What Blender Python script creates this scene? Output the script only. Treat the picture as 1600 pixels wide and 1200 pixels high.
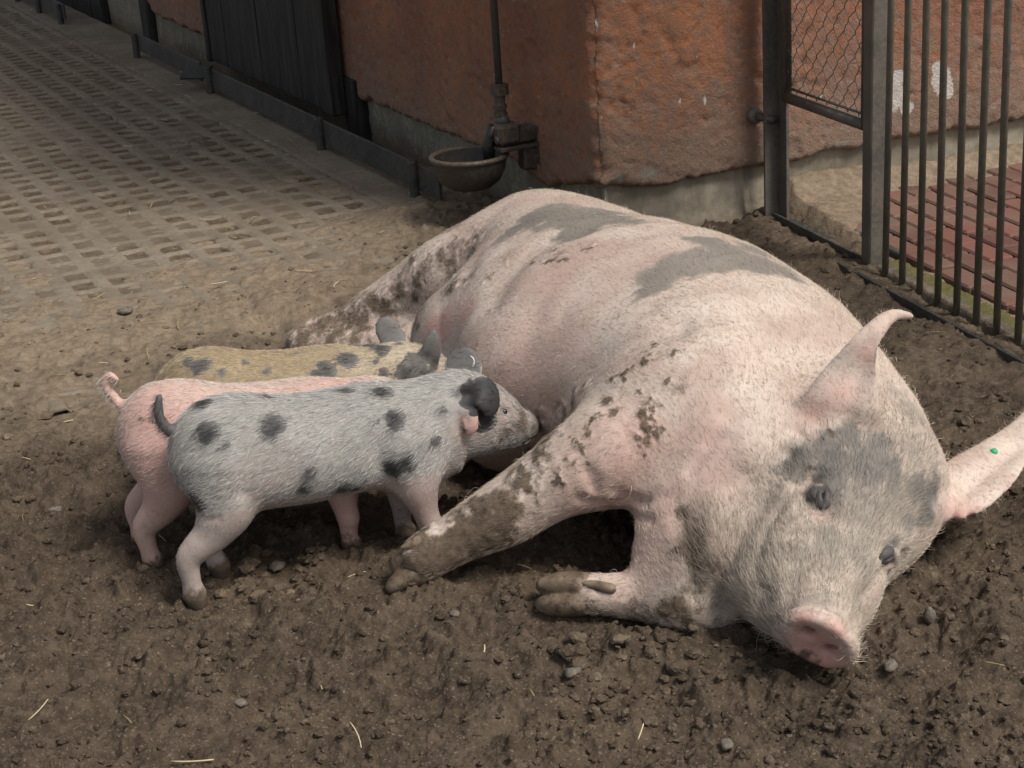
import bpy, math
import numpy as np
from mathutils import Matrix, Vector

for _o in list(bpy.data.objects): bpy.data.objects.remove(_o)
SC = bpy.context.scene
COL = SC.collection

# ---------------------------------------------------------------- camera
cam = bpy.data.cameras.new('camera'); cam_o = bpy.data.objects.new('camera', cam); COL.objects.link(cam_o)
cam.sensor_width = 36; cam.lens = 59.04; cam.clip_start = .05; cam.clip_end = 500
cam_o.matrix_world = Matrix(((.997688, .067958, 0, 0), (-.024107, .353916, -.934966, 0), (-.063539, .932805, .354736, 1.25), (0, 0, 0, 1)))
SC.camera = cam_o
# ---------------------------------------------------------------- sky and sun
SUN_AZ = (.78, -.62); SUN_EL = 54
wd = bpy.data.worlds.new('World'); SC.world = wd; wd.use_nodes = True
nt = wd.node_tree; bg = nt.nodes['Background']
sky = nt.nodes.new('ShaderNodeTexSky'); sky.sky_type = 'NISHITA'; sky.sun_disc = False
sky.sun_elevation = math.radians(SUN_EL); sky.sun_rotation = math.atan2(SUN_AZ[0], SUN_AZ[1])
sky.air_density = 1.0; sky.dust_density = 3.0; sky.ozone_density = 1.0
hs_ = nt.nodes.new('ShaderNodeHueSaturation'); hs_.inputs['Saturation'].default_value = .40     # thin overcast
nt.links.new(sky.outputs[0], hs_.inputs['Color']); nt.links.new(hs_.outputs[0], bg.inputs[0]); bg.inputs[1].default_value = .100
sun = bpy.data.lights.new('sun', 'SUN'); sun_o = bpy.data.objects.new('sun', sun); COL.objects.link(sun_o)
sun.energy = 2.6; sun.angle = math.radians(16); sun.color = (1, .95, .87)
_d = Vector((SUN_AZ[0]*math.cos(math.radians(SUN_EL)), SUN_AZ[1]*math.cos(math.radians(SUN_EL)), math.sin(math.radians(SUN_EL))))
sun_o.rotation_euler = _d.to_track_quat('Z', 'Y').to_euler()
SC.view_settings.view_transform = 'Standard'; SC.view_settings.look = 'None'
SC.view_settings.exposure = 0.22; SC.view_settings.gamma = 1
SC.cycles.max_bounces = 6; SC.cycles.use_denoising = True
RNG = np.random.default_rng(7)

# ---------------------------------------------------------------- object helpers
def mk_mesh(name, V, F, m=None, smooth=True):
    me = bpy.data.meshes.new(name)
    V = np.asarray(V, np.float32)
    if isinstance(F, np.ndarray):
        k = F.shape[1]; n = len(F)
        me.vertices.add(len(V)); me.vertices.foreach_set('co', V.ravel())
        me.loops.add(n*k); me.loops.foreach_set('vertex_index', F.astype(np.int32).ravel())
        me.polygons.add(n)
        me.polygons.foreach_set('loop_start', np.arange(0, n*k, k, dtype=np.int32))
        me.polygons.foreach_set('loop_total', np.full(n, k, np.int32))
    else:
        me.from_pydata([tuple(map(float, v)) for v in V], [], F)
    me.polygons.foreach_set('use_smooth', np.full(len(me.polygons), smooth))
    me.update(calc_edges=True); me.validate()
    if m: me.materials.append(m)
    return me
def obj(name, V, F, m=None, parent=None, smooth=True, **tags):
    o = bpy.data.objects.new(name, mk_mesh(name, V, F, m, smooth)); COL.objects.link(o)
    if parent: o.parent = parent; o.matrix_parent_inverse = parent.matrix_world.inverted()
    for k, v in tags.items(): o[k] = v
    return o
def thing(name, loc, label, cat, group=None):
    o = bpy.data.objects.new(name, None); COL.objects.link(o); o.location = loc; o.empty_display_size = .1
    o.matrix_world = Matrix.Translation(Vector(tuple(map(float, loc))))
    o['label'] = label; o['category'] = cat
    if group: o['group'] = group
    return o
def attr(o, name, A):
    A = np.asarray(A, np.float32)
    if A.ndim == 1: A = np.repeat(A[:, None], 3, 1)
    a = o.data.attributes.new(name, 'FLOAT_COLOR', 'POINT')
    a.data.foreach_set('color', np.concatenate([A, np.ones((len(A), 1), np.float32)], 1).ravel())

class MB:
    """collects shapes into one mesh"""
    def __init__(s): s.V = []; s.F = []
    def add(s, V, F):
        o = len(s.V); s.V += [tuple(v) for v in V]; s.F += [tuple(int(i)+o for i in f) for f in F]
    def box(s, c, ax, half, bev=.0):
        """box at c with axes rows ax, half sizes, small chamfer"""
        c = np.array(c, float); ax = np.array(ax, float); h = np.array(half, float)
        b = min(bev, h.min()*.45)
        if b <= 0:
            P = [c+ax.T@(h*np.array((x, y, z))) for x in (-1, 1) for y in (-1, 1) for z in (-1, 1)]
            s.add(P, [(0, 1, 3, 2), (4, 6, 7, 5), (0, 4, 5, 1), (2, 3, 7, 6), (0, 2, 6, 4), (1, 5, 7, 3)]); return
        P = {}; L = []
        for x in (-1, 1):
            for y in (-1, 1):
                for z in (-1, 1):
                    for k in range(3):
                        q = h.copy()-b; q[k] = h[k]
                        P[(x, y, z, k)] = len(L); L.append(c+ax.T@(q*np.array((x, y, z))))
        Fs = []
        def face(ids):
            p = [L[i] for i in ids]; n = np.cross(p[1]-p[0], p[2]-p[0])
            if n@(sum(p)/len(p)-c) < 0: ids = ids[::-1]
            Fs.append(ids)
        for k in range(3):
            for sg in (-1, 1):
                o = [i for i in range(3) if i != k]; ids = []
                for (a, d) in ((-1, -1), (1, -1), (1, 1), (-1, 1)):
                    t = [0, 0, 0]; t[k] = sg; t[o[0]] = a; t[o[1]] = d; ids.append(P[(*t, k)])
                face(ids)
        for k in range(3):
            o = [i for i in range(3) if i != k]
            for a in (-1, 1):
                for d in (-1, 1):
                    t0 = [0, 0, 0]; t1 = [0, 0, 0]
                    t0[o[0]] = t1[o[0]] = a; t0[o[1]] = t1[o[1]] = d; t0[k] = -1; t1[k] = 1
                    face([P[(*t0, o[0])], P[(*t1, o[0])], P[(*t1, o[1])], P[(*t0, o[1])]])
        for x in (-1, 1):
            for y in (-1, 1):
                for z in (-1, 1): face([P[(x, y, z, k)] for k in range(3)])
        s.add(L, Fs)
    def pipe(s, pts, r, n=10, cap=True):
        pts = [np.array(p, float) for p in pts]; R = r if np.ndim(r) else [r]*len(pts)
        V = []; up = None
        for i, p in enumerate(pts):
            t = nrm(pts[min(i+1, len(pts)-1)]-pts[max(i-1, 0)])
            if up is None:
                up = np.array([0, 0, 1.]) if abs(t[2]) < .9 else np.array([1., 0, 0])
            a = nrm(np.cross(t, up)); b = np.cross(a, t); up = b
            for j in range(n):
                w = 2*math.pi*j/n; V.append(p+R[i]*(a*math.cos(w)+b*math.sin(w)))
        F = []
        for i in range(len(pts)-1):
            for j in range(n):
                k = (j+1) % n; F.append((i*n+j, i*n+k, (i+1)*n+k, (i+1)*n+j))
        if cap: F += [tuple(range(n))[::-1], tuple(range((len(pts)-1)*n, len(pts)*n))]
        s.add(V, F)
    def lathe(s, c, prof, n=40, ax=((1, 0, 0), (0, 1, 0), (0, 0, 1)), squash=1.):
        ax = np.array(ax, float); c = np.array(c, float); V = []
        for r, z in prof:
            for j in range(n):
                w = 2*math.pi*j/n; V.append(c+ax[0]*r*math.cos(w)+ax[1]*r*squash*math.sin(w)+ax[2]*z)
        F = [(i*n+j, i*n+(j+1) % n, (i+1)*n+(j+1) % n, (i+1)*n+j) for i in range(len(prof)-1) for j in range(n)]
        s.add(V, F)
    def build(s, name, m, parent=None, smooth=False, **t): return obj(name, np.array(s.V), s.F, m, parent, smooth, **t)

# ---------------------------------------------------------------- noise
_perm = np.random.default_rng(3).permutation(512).astype(np.int64)
_perm = np.concatenate([_perm, _perm])
_gr = np.random.default_rng(5).normal(size=(512, 3)); _gr /= np.linalg.norm(_gr, axis=1, keepdims=True)
def noise(x, y, z=0.):
    x, y, z = np.broadcast_arrays(np.asarray(x, float), np.asarray(y, float), np.asarray(z, float))
    i, j, k = np.floor(x).astype(np.int64), np.floor(y).astype(np.int64), np.floor(z).astype(np.int64)
    fx, fy, fz = x-i, y-j, z-k
    u, v, w = (t*t*t*(t*(t*6-15)+10) for t in (fx, fy, fz))
    r = 0.
    for a in (0, 1):
        for b in (0, 1):
            for c in (0, 1):
                g = _gr[_perm[(_perm[(_perm[(i+a) & 511]+j+b) & 511]+k+c) & 511]]
                d = g[..., 0]*(fx-a)+g[..., 1]*(fy-b)+g[..., 2]*(fz-c)
                r = r+d*(u if a else 1-u)*(v if b else 1-v)*(w if c else 1-w)
    return r*1.5
def fbm(x, y, z=0., f=1., o=4, g=.5):
    r = 0.; a = 1.
    for q in range(o): r = r+a*noise(np.asarray(x)*f+q*17.3, np.asarray(y)*f-q*9.1, np.asarray(z)*f+q*5.7); f *= 2.03; a *= g
    return r
def sstep(a, b, x): t = np.clip((x-a)/(b-a), 0, 1); return t*t*(3-2*t)

# ---------------------------------------------------------------- material helper
class M:
    def __init__(s, name, rough=.8, spec=.3):
        s.m = bpy.data.materials.new(name); s.m.use_nodes = True
        s.t = s.m.node_tree; s.b = s.t.nodes['Principled BSDF']; s.out = s.t.nodes['Material Output']
        s.b.inputs['Roughness'].default_value = rough; s.b.inputs['Specular IOR Level'].default_value = spec
        s.tc = s.t.nodes.new('ShaderNodeTexCoord').outputs['Object']
    def link(s, v, sock):
        if isinstance(v, bpy.types.NodeSocket): s.t.links.new(v, sock)
        elif isinstance(v, (tuple, list)): sock.default_value = tuple(v)+((1,) if len(v) == 3 and sock.type == 'RGBA' else ())
        else: sock.default_value = v
    def noise(s, scale, detail=4, rough=.55, vec=None, dist=0., stretch=None):
        n = s.t.nodes.new('ShaderNodeTexNoise'); n.inputs['Scale'].default_value = scale
        n.inputs['Detail'].default_value = detail; n.inputs['Roughness'].default_value = rough; n.inputs['Distortion'].default_value = dist
        v = vec or s.tc
        if stretch:
            mp = s.t.nodes.new('ShaderNodeMapping'); mp.inputs['Scale'].default_value = stretch
            s.t.links.new(v, mp.inputs[0]); v = mp.outputs[0]
        s.t.links.new(v, n.inputs['Vector']); return n.outputs['Fac']
    def voro(s, scale, feat='F1', out='Distance', rnd=1.):
        n = s.t.nodes.new('ShaderNodeTexVoronoi'); n.feature = feat; n.inputs['Scale'].default_value = scale
        n.inputs['Randomness'].default_value = rnd
        s.t.links.new(s.tc, n.inputs['Vector']); return n.outputs[out]
    def math(s, op, a, b=0., c=None):
        n = s.t.nodes.new('ShaderNodeMath'); n.operation = op
        s.link(a, n.inputs[0]); s.link(b, n.inputs[1])
        if c is not None: s.link(c, n.inputs[2])
        return n.outputs[0]
    def ramp(s, v, a, b, lo=0., hi=1.):
        n = s.t.nodes.new('ShaderNodeMapRange'); n.interpolation_type = 'SMOOTHSTEP'
        s.link(v, n.inputs['Value'])
        for k, x in zip(('From Min', 'From Max', 'To Min', 'To Max'), (a, b, lo, hi)): n.inputs[k].default_value = x
        return n.outputs['Result']
    def mix(s, f, a, b, mode='MIX'):
        n = s.t.nodes.new('ShaderNodeMix'); n.data_type = 'RGBA'; n.blend_type = mode; n.clamp_factor = True
        s.link(f, n.inputs[0]); s.link(a, n.inputs[6]); s.link(b, n.inputs[7]); return n.outputs[2]
    def attr(s, name):
        n = s.t.nodes.new('ShaderNodeAttribute'); n.attribute_name = name
        q = s.t.nodes.new('ShaderNodeSeparateColor'); s.t.links.new(n.outputs['Color'], q.inputs[0])
        return q.outputs[0], q.outputs[1], q.outputs[2]
    def attrcol(s, name):
        n = s.t.nodes.new('ShaderNodeAttribute'); n.attribute_name = name; return n.outputs['Color']
    def sep(s, v):
        n = s.t.nodes.new('ShaderNodeSeparateXYZ'); s.t.links.new(v, n.inputs[0]); return n.outputs
    def color(s, v): s.link(v, s.b.inputs['Base Color'])
    def bump(s, h, strength=.5, dist=.005):
        n = s.t.nodes.new('ShaderNodeBump'); n.inputs['Strength'].default_value = strength; n.inputs['Distance'].default_value = dist
        s.link(h, n.inputs['Height']); s.t.links.new(n.outputs[0], s.b.inputs['Normal'])
    def rough(s, v): s.link(v, s.b.inputs['Roughness'])
# ---------------------------------------------------------------- implicit modelling
def nrm(v):
    v = np.asarray(v, float); return v / (np.linalg.norm(v) + 1e-12)

def catmull(P, n):
    """resample rows of P smoothly, n steps per span"""
    P = np.asarray(P, float)
    Q = np.vstack([2*P[0]-P[1], P, 2*P[-1]-P[-2]])
    out = []
    for i in range(1, len(Q)-2):
        for t in np.arange(n)/n:
            a, b, c, d = Q[i-1], Q[i], Q[i+1], Q[i+2]
            out.append(.5*((2*b)+(c-a)*t+(2*a-5*b+4*c-d)*t*t+(3*b-a-3*c+d)*t**3))
    out.append(P[-1])
    return np.array(out)

class Field:
    """signed distance grid that shapes are blended into"""
    def __init__(s, lo, hi, vox):
        s.lo = np.array(lo, float); s.v = vox
        s.n = np.ceil((np.array(hi)-s.lo)/vox).astype(int)+1
        s.D = np.full(s.n, .2, np.float32)
    def block(s, lo, hi):
        a = np.clip(np.floor((np.array(lo)-s.lo)/s.v).astype(int), 0, s.n-1)
        b = np.clip(np.ceil((np.array(hi)-s.lo)/s.v).astype(int)+1, 1, s.n)
        sl = tuple(slice(a[i], max(b[i], a[i]+1)) for i in range(3))
        ax = [s.lo[i]+s.v*np.arange(sl[i].start, sl[i].stop) for i in range(3)]
        X = np.stack(np.meshgrid(*ax, indexing='ij'), -1)
        return sl, X
    def union(s, sl, d, k):
        o = s.D[sl]
        if k > 0:
            h = np.clip(.5+.5*(o-d)/k, 0, 1)
            s.D[sl] = o+(d-o)*h-k*h*(1-h)
        else:
            s.D[sl] = np.minimum(o, d)
    def carve(s, sl, d, k):
        o = s.D[sl]; h = np.clip(.5-.5*(o+d)/k, 0, 1)
        s.D[sl] = o+(-d-o)*h+k*h*(1-h)
    def tube(s, pts, n=None, k=.03, steps=5, cut=False, warp=None):
        """elliptic tube; rows x,y,z,ra[,rb]; rb is measured along the axis n"""
        pts = [tuple(p)+(p[3],) if len(p) == 4 else tuple(p) for p in pts]
        C = catmull(pts, steps) if len(pts) > 2 else np.array(pts, float)
        C[:, 3:] = np.maximum(C[:, 3:], .0015)
        m = C[:, 3:].max()+k+.012
        sl, X = s.block(C[:, :3].min(0)-m, C[:, :3].max(0)+m)
        if warp: X = warp(X)
        best = np.full(X.shape[:3], .2)
        n0 = None if n is None else np.asarray(n, float)
        for i, (a, b) in enumerate(zip(C[:-1], C[1:])):
            ba = b[:3]-a[:3]; L2 = ba@ba+1e-12; t = ba/np.sqrt(L2)
            mm = max(a[3:].max(), b[3:].max())+k+.012
            if warp: sub = tuple(slice(None) for _ in range(3))
            else:
                lo = np.minimum(a[:3], b[:3])-mm; hi = np.maximum(a[:3], b[:3])+mm
                base = np.array([sl[j].start for j in range(3)])
                g0 = np.clip(np.floor((lo-s.lo)/s.v).astype(int)-base, 0, np.array(best.shape)-1)
                g1 = np.clip(np.ceil((hi-s.lo)/s.v).astype(int)+1-base, 1, best.shape)
                sub = tuple(slice(g0[j], max(g1[j], g0[j]+1)) for j in range(3))
            x = X[sub]; pa = x-a[:3]
            h = np.clip((pa@ba)/L2, 0, 1)
            w = pa-h[..., None]*ba
            ra = a[3]+(b[3]-a[3])*h; rb = a[4]+(b[4]-a[4])*h
            if n0 is None:
                d = np.sqrt((w*w).sum(-1))-ra
            else:
                nn = nrm(n0-t*(n0@t))
                u = w@nn; wt = w@t
                v2 = np.maximum((w*w).sum(-1)-u*u-wt*wt, 0)
                rm = np.minimum(ra, rb)
                k0 = np.sqrt((u/rb)**2+v2/ra**2+(wt/rm)**2)
                k1 = np.sqrt((u/rb**2)**2+v2/ra**4+(wt/rm**2)**2)
                d = np.where(k1 > 1e-6, k0*(k0-1)/np.maximum(k1, 1e-6), -rm)
            best[sub] = np.minimum(best[sub], d)
        (s.carve if cut else s.union)(sl, best, k)
    def ball(s, c, r, axes=None, k=.03, cut=False):
        """ellipsoid; axes = rows of an orthonormal frame"""
        c = np.asarray(c, float); r = np.asarray(r if np.ndim(r) else (r, r, r), float)
        m = r.max()+k+.012
        sl, X = s.block(c-m, c+m)
        p = X-c
        if axes is not None: p = p@np.asarray(axes).T
        k0 = np.sqrt(((p/r)**2).sum(-1)); k1 = np.sqrt(((p/r**2)**2).sum(-1))
        d = np.where(k1 > 1e-6, k0*(k0-1)/np.maximum(k1, 1e-6), -r.min())
        (s.carve if cut else s.union)(sl, d, k)
    def mesh(s, smooth=2):
        """naive surface nets -> vertices, quads"""
        D = s.D; S = D < 0; n = np.array(D.shape)
        c = np.zeros(n-1, np.int8)
        for dx in (0, 1):
            for dy in (0, 1):
                for dz in (0, 1):
                    c += S[dx:n[0]-1+dx, dy:n[1]-1+dy, dz:n[2]-1+dz]
        act = (c > 0) & (c < 8)
        I = np.argwhere(act); idx = np.full(act.shape, -1, np.int32); idx[act] = np.arange(len(I))
        acc = np.zeros((len(I), 3)); cnt = np.zeros(len(I))
        cor = [(x, y, z) for x in (0, 1) for y in (0, 1) for z in (0, 1)]
        for a in cor:
            for ax in range(3):
                if a[ax]: continue
                b = list(a); b[ax] = 1
                va = D[tuple((I+a).T)]; vb = D[tuple((I+b).T)]
                cr = (va < 0) != (vb < 0)
                t = np.where(cr, va/np.where(cr, va-vb, 1), 0)
                p = np.tile(np.array(a, float), (len(I), 1)); p[:, ax] = t
                acc[cr] += p[cr]; cnt[cr] += 1
        V = s.lo+s.v*(I+acc/cnt[:, None])
        F = []
        for ax in range(3):
            o1, o2 = [(1, 2), (2, 0), (0, 1)][ax]
            A = S.take(np.arange(n[ax]-1), ax); B = S.take(np.arange(1, n[ax]), ax)
            E = np.argwhere(A != B)
            E = E[(E[:, o1] > 0) & (E[:, o2] > 0) & (E[:, o1] < n[o1]-1) & (E[:, o2] < n[o2]-1)]
            ins = A[tuple(E.T)]
            q = []
            for d1, d2 in ((1, 1), (0, 1), (0, 0), (1, 0)):
                e = E.copy(); e[:, o1] -= d1; e[:, o2] -= d2
                q.append(idx[tuple(e.T)])
            q = np.stack(q, 1)
            q[~ins] = q[~ins][:, ::-1]
            F.append(q)
        F = np.concatenate(F)
        for _ in range(smooth):
            A = np.zeros_like(V); N = np.zeros(len(V))
            for i in range(4):
                a, b = F[:, i], F[:, (i+1) % 4]
                for ax in range(3):
                    A[:, ax] += np.bincount(a, V[b, ax], len(V))
                N += np.bincount(a, minlength=len(V))
            V = V*.45+.55*A/np.maximum(N, 1)[:, None]
        return V, F
def vnormals(V, F):
    fn = np.cross(V[F[:, 2]]-V[F[:, 0]], V[F[:, 3]]-V[F[:, 1]])
    N = np.zeros_like(V)
    for i in range(4):
        for ax in range(3):
            N[:, ax] += np.bincount(F[:, i], fn[:, ax], len(V))
    return N/(np.linalg.norm(N, axis=1, keepdims=True)+1e-12)
import math
def W(px, py, z):
    """point of the photographed place: on the sight line of a photo pixel, at height z"""
    v = np.array([px-800., py-600., 2624.])
    r = np.array([[.997688, -.067958, 0], [-.024107, -.353916, .934966], [-.063539, -.932805, -.354736]])@v
    return np.array([0, 0, 1.25])+r*((z-1.25)/r[2])

def wr(px, py, z, *r): return tuple(W(px, py, z))+r

# head frame of the sow: origin between the eyes, rows F (to the snout), S (her right, up), U (dorsal)
EYE_R = W(1280, 768, .215); EYE_L = W(1396, 872, .115)
HO = (EYE_R+EYE_L)/2
HF = nrm((-.279, -.943, -.182))
HS = nrm((EYE_R-EYE_L)-HF*((EYE_R-EYE_L)@HF))
HU = np.cross(HF, HS)
if HU[2] < 0: HU = -HU
def hd(f, s, u): return HO+HF*f+HS*s+HU*u

def sow_shape(vox=.006):
    f = Field((-.74, 1.80, -.06), (1.06, 4.0, .62), vox)
    up = (0, 0, 1)
    # trunk, lying on its side: ra across the spine (level), rb upwards
    f.tube([(.10, 3.66, .17, .09, .08), (.105, 3.55, .185, .15, .15), (.125, 3.38, .195, .20, .175),
            (.175, 3.16, .20, .255, .19), (.27, 2.90, .21, .290, .21), (.35, 2.64, .21, .280, .20),
            (.44, 2.46, .18, .22, .17), (.498, 2.35, .15, .168, .145)], up, k=.02, steps=10)
    # ham and thigh of the upper hind leg
    f.tube([(.05, 3.50, .20, .15, .13), (-.07, 3.51, .175, .125, .115), (-.19, 3.55, .125, .08, .085), (-.29, 3.57, .085, .055, .058)], up, k=.07, steps=10)
    f.tube([(-.27, 3.57, .085, .055, .058), (-.36, 3.575, .06, .040, .042), (-.43, 3.58, .045, .034, .034), (-.475, 3.585, .03, .030, .026)], up, k=.02)
    # lower hind leg lying under it
    f.tube([(.0, 3.5, .09, .1, .09), (-.14, 3.48, .065, .075, .06), (-.3, 3.50, .035, .045, .04), (-.45, 3.54, .02, .035, .03)], up, k=.04)
    # udder
    f.ball((-.085, 3.24, .115), (.11, .10, .105), k=.035)
    f.ball((.01, 3.16, .15), (.17, .17, .145), k=.09)
    f.ball((.07, 2.90, .16), (.17, .22, .155), k=.10)
    f.ball((-.06, 3.12, .10), (.11, .13, .09), k=.05)
    f.ball((.0, 2.88, .10), (.12, .16, .09), k=.06)
    # shoulder mass
    f.ball((.30, 2.50, .235), (.15, .18, .155), k=.07)
    f.ball((.42, 2.58, .21), (.15, .2, .15), k=.06)
    # upper foreleg
    f.tube([(.27, 2.47, .235, .13, .11), (.16, 2.42, .21, .10, .088), (.055, 2.415, .165, .066, .062), (-.035, 2.41, .115, .055, .052),
            (-.10, 2.405, .085, .043, .042), (-.155, 2.395, .06, .04, .038)], up, k=.04)
    # lower foreleg
    f.tube([(.36, 2.36, .19, .12, .1), (.26, 2.33, .12, .08, .075), (.215, 2.26, .07, .055, .052)], up, k=.05)
    f.tube([(.225, 2.235, .05, .046, .044), (.15, 2.25, .045, .036, .034), (.098, 2.261, .045, .033, .030)], up, k=.02)
    # neck and jowl
    f.tube([(.43, 2.50, .18, .18, .155), tuple(hd(-.20, 0, -.10))+(.145, .14), tuple(hd(-.08, 0, -.08))+(.115, .115)], up, k=.06)
    f.ball(hd(-.09, .045, -.13), (.13, .10, .09), (HF, HS, HU), k=.05)
    f.ball(W(1100, 925, .045), (.085, .075, .06), k=.04)
    f.ball(W(1105, 850, .11), (.085, .09, .09), k=.05)
    f.tube([tuple(hd(-.06, .06, -.14))+(.090,), tuple(hd(.05, .05, -.125))+(.066,), tuple(hd(.13, .028, -.105))+(.044,), tuple(hd(.175, .01, -.09))+(.030,)], k=.03)
    # skull and snout: ra across, rb dorsal
    H = lambda a, s, u, ra, rb: tuple(hd(a, s, u))+(ra, rb)
    f.tube([H(-.17, 0, -.095, .115, .10), H(-.11, 0, -.07, .115, .098), H(-.03, 0, -.062, .100, .088), H(.05, 0, -.064, .080, .074),
            H(.11, 0, -.060, .060, .056), H(.155, 0, -.052, .053, .047), H(.180, 0, -.045, .051, .044)], HU, k=.03, steps=6)
    # snout disc with its rim
    dn = nrm(HF-.22*HU); du = np.cross(HS, dn); du = du*np.sign(du@HU)
    D = lambda a, s, u: hd(.218, .004, -.042)+dn*a+HS*s+du*u
    f.ball(D(0, 0, 0), (.019, .056, .047), (dn, HS, du), k=.008)
    ring = [tuple(D(.009, .047*math.cos(w), .0385*math.sin(w)))+(.0085,) for w in np.linspace(0, 2*math.pi, 25)]
    f.tube(ring, k=.008, steps=2)
    f.ball(D(.024, 0, 0), (.011, .040, .032), (dn, HS, du), k=.008, cut=True)
    for s in (1, -1):
        f.tube([tuple(D(.024, s*.022, .003))+(.0105, .013), tuple(D(-.012, s*.019, .001))+(.009, .010)], du, k=.006, cut=True)
        E = EYE_R if s > 0 else EYE_L
        L = lambda a, b, c: E+HF*a+HS*(s*b)+HU*c
        f.ball(L(-.024, -.012, .004), (.036, .024, .020), (HF, HS, HU), k=.03)      # brow
        f.ball(hd(.05, s*.066, -.08), (.075, .024, .045), (HF, HS, HU), k=.04)       # cheek
        f.ball(L(.004, .012, 0), (.024, .020, .017), (HF, HS, HU), k=.02, cut=True)
        f.ball(L(0, -.006, -.004), (.019, .019, .016), (HF, HS, HU), k=.006)
    # ears: ra across, rb thin
    n = nrm(np.array([0, 0, 1.25])-W(1330, 600, .3))
    f.tube([wr(1312, 672, .252, .052, .022), wr(1313, 642, .300, .060, .015), wr(1332, 585, .352, .042, .011), wr(1355, 535, .40, .024, .009),
            wr(1378, 504, .42, .014, .009), wr(1400, 491, .42, .010, .008), wr(1424, 494, .415, .006, .006)], n, k=.022, steps=6)
    n2 = nrm((-.1, -.32, .94))
    f.tube([wr(1450, 772, .12, .05, .03), wr(1490, 770, .13, .058, .014), wr(1530, 740, .14, .056, .010), wr(1566, 708, .145, .044, .009), wr(1592, 678, .15, .030, .008), wr(1610, 645, .16, .012, .007)], n2, k=.012, steps=6)
    return f

class Frame:
    def __init__(s, O, yaw, sc=1.):
        a = np.radians(yaw); s.O = np.array(O, float); s.k = sc
        s.f = np.array([np.cos(a), np.sin(a), 0]); s.l = np.array([-np.sin(a), np.cos(a), 0]); s.u = np.array([0, 0, 1.])
    def __call__(s, f, l, u, *r):
        p = s.O+s.k*(s.f*f+s.l*l+s.u*u)
        return tuple(p)+tuple(x*s.k for x in r) if r else p

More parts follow.
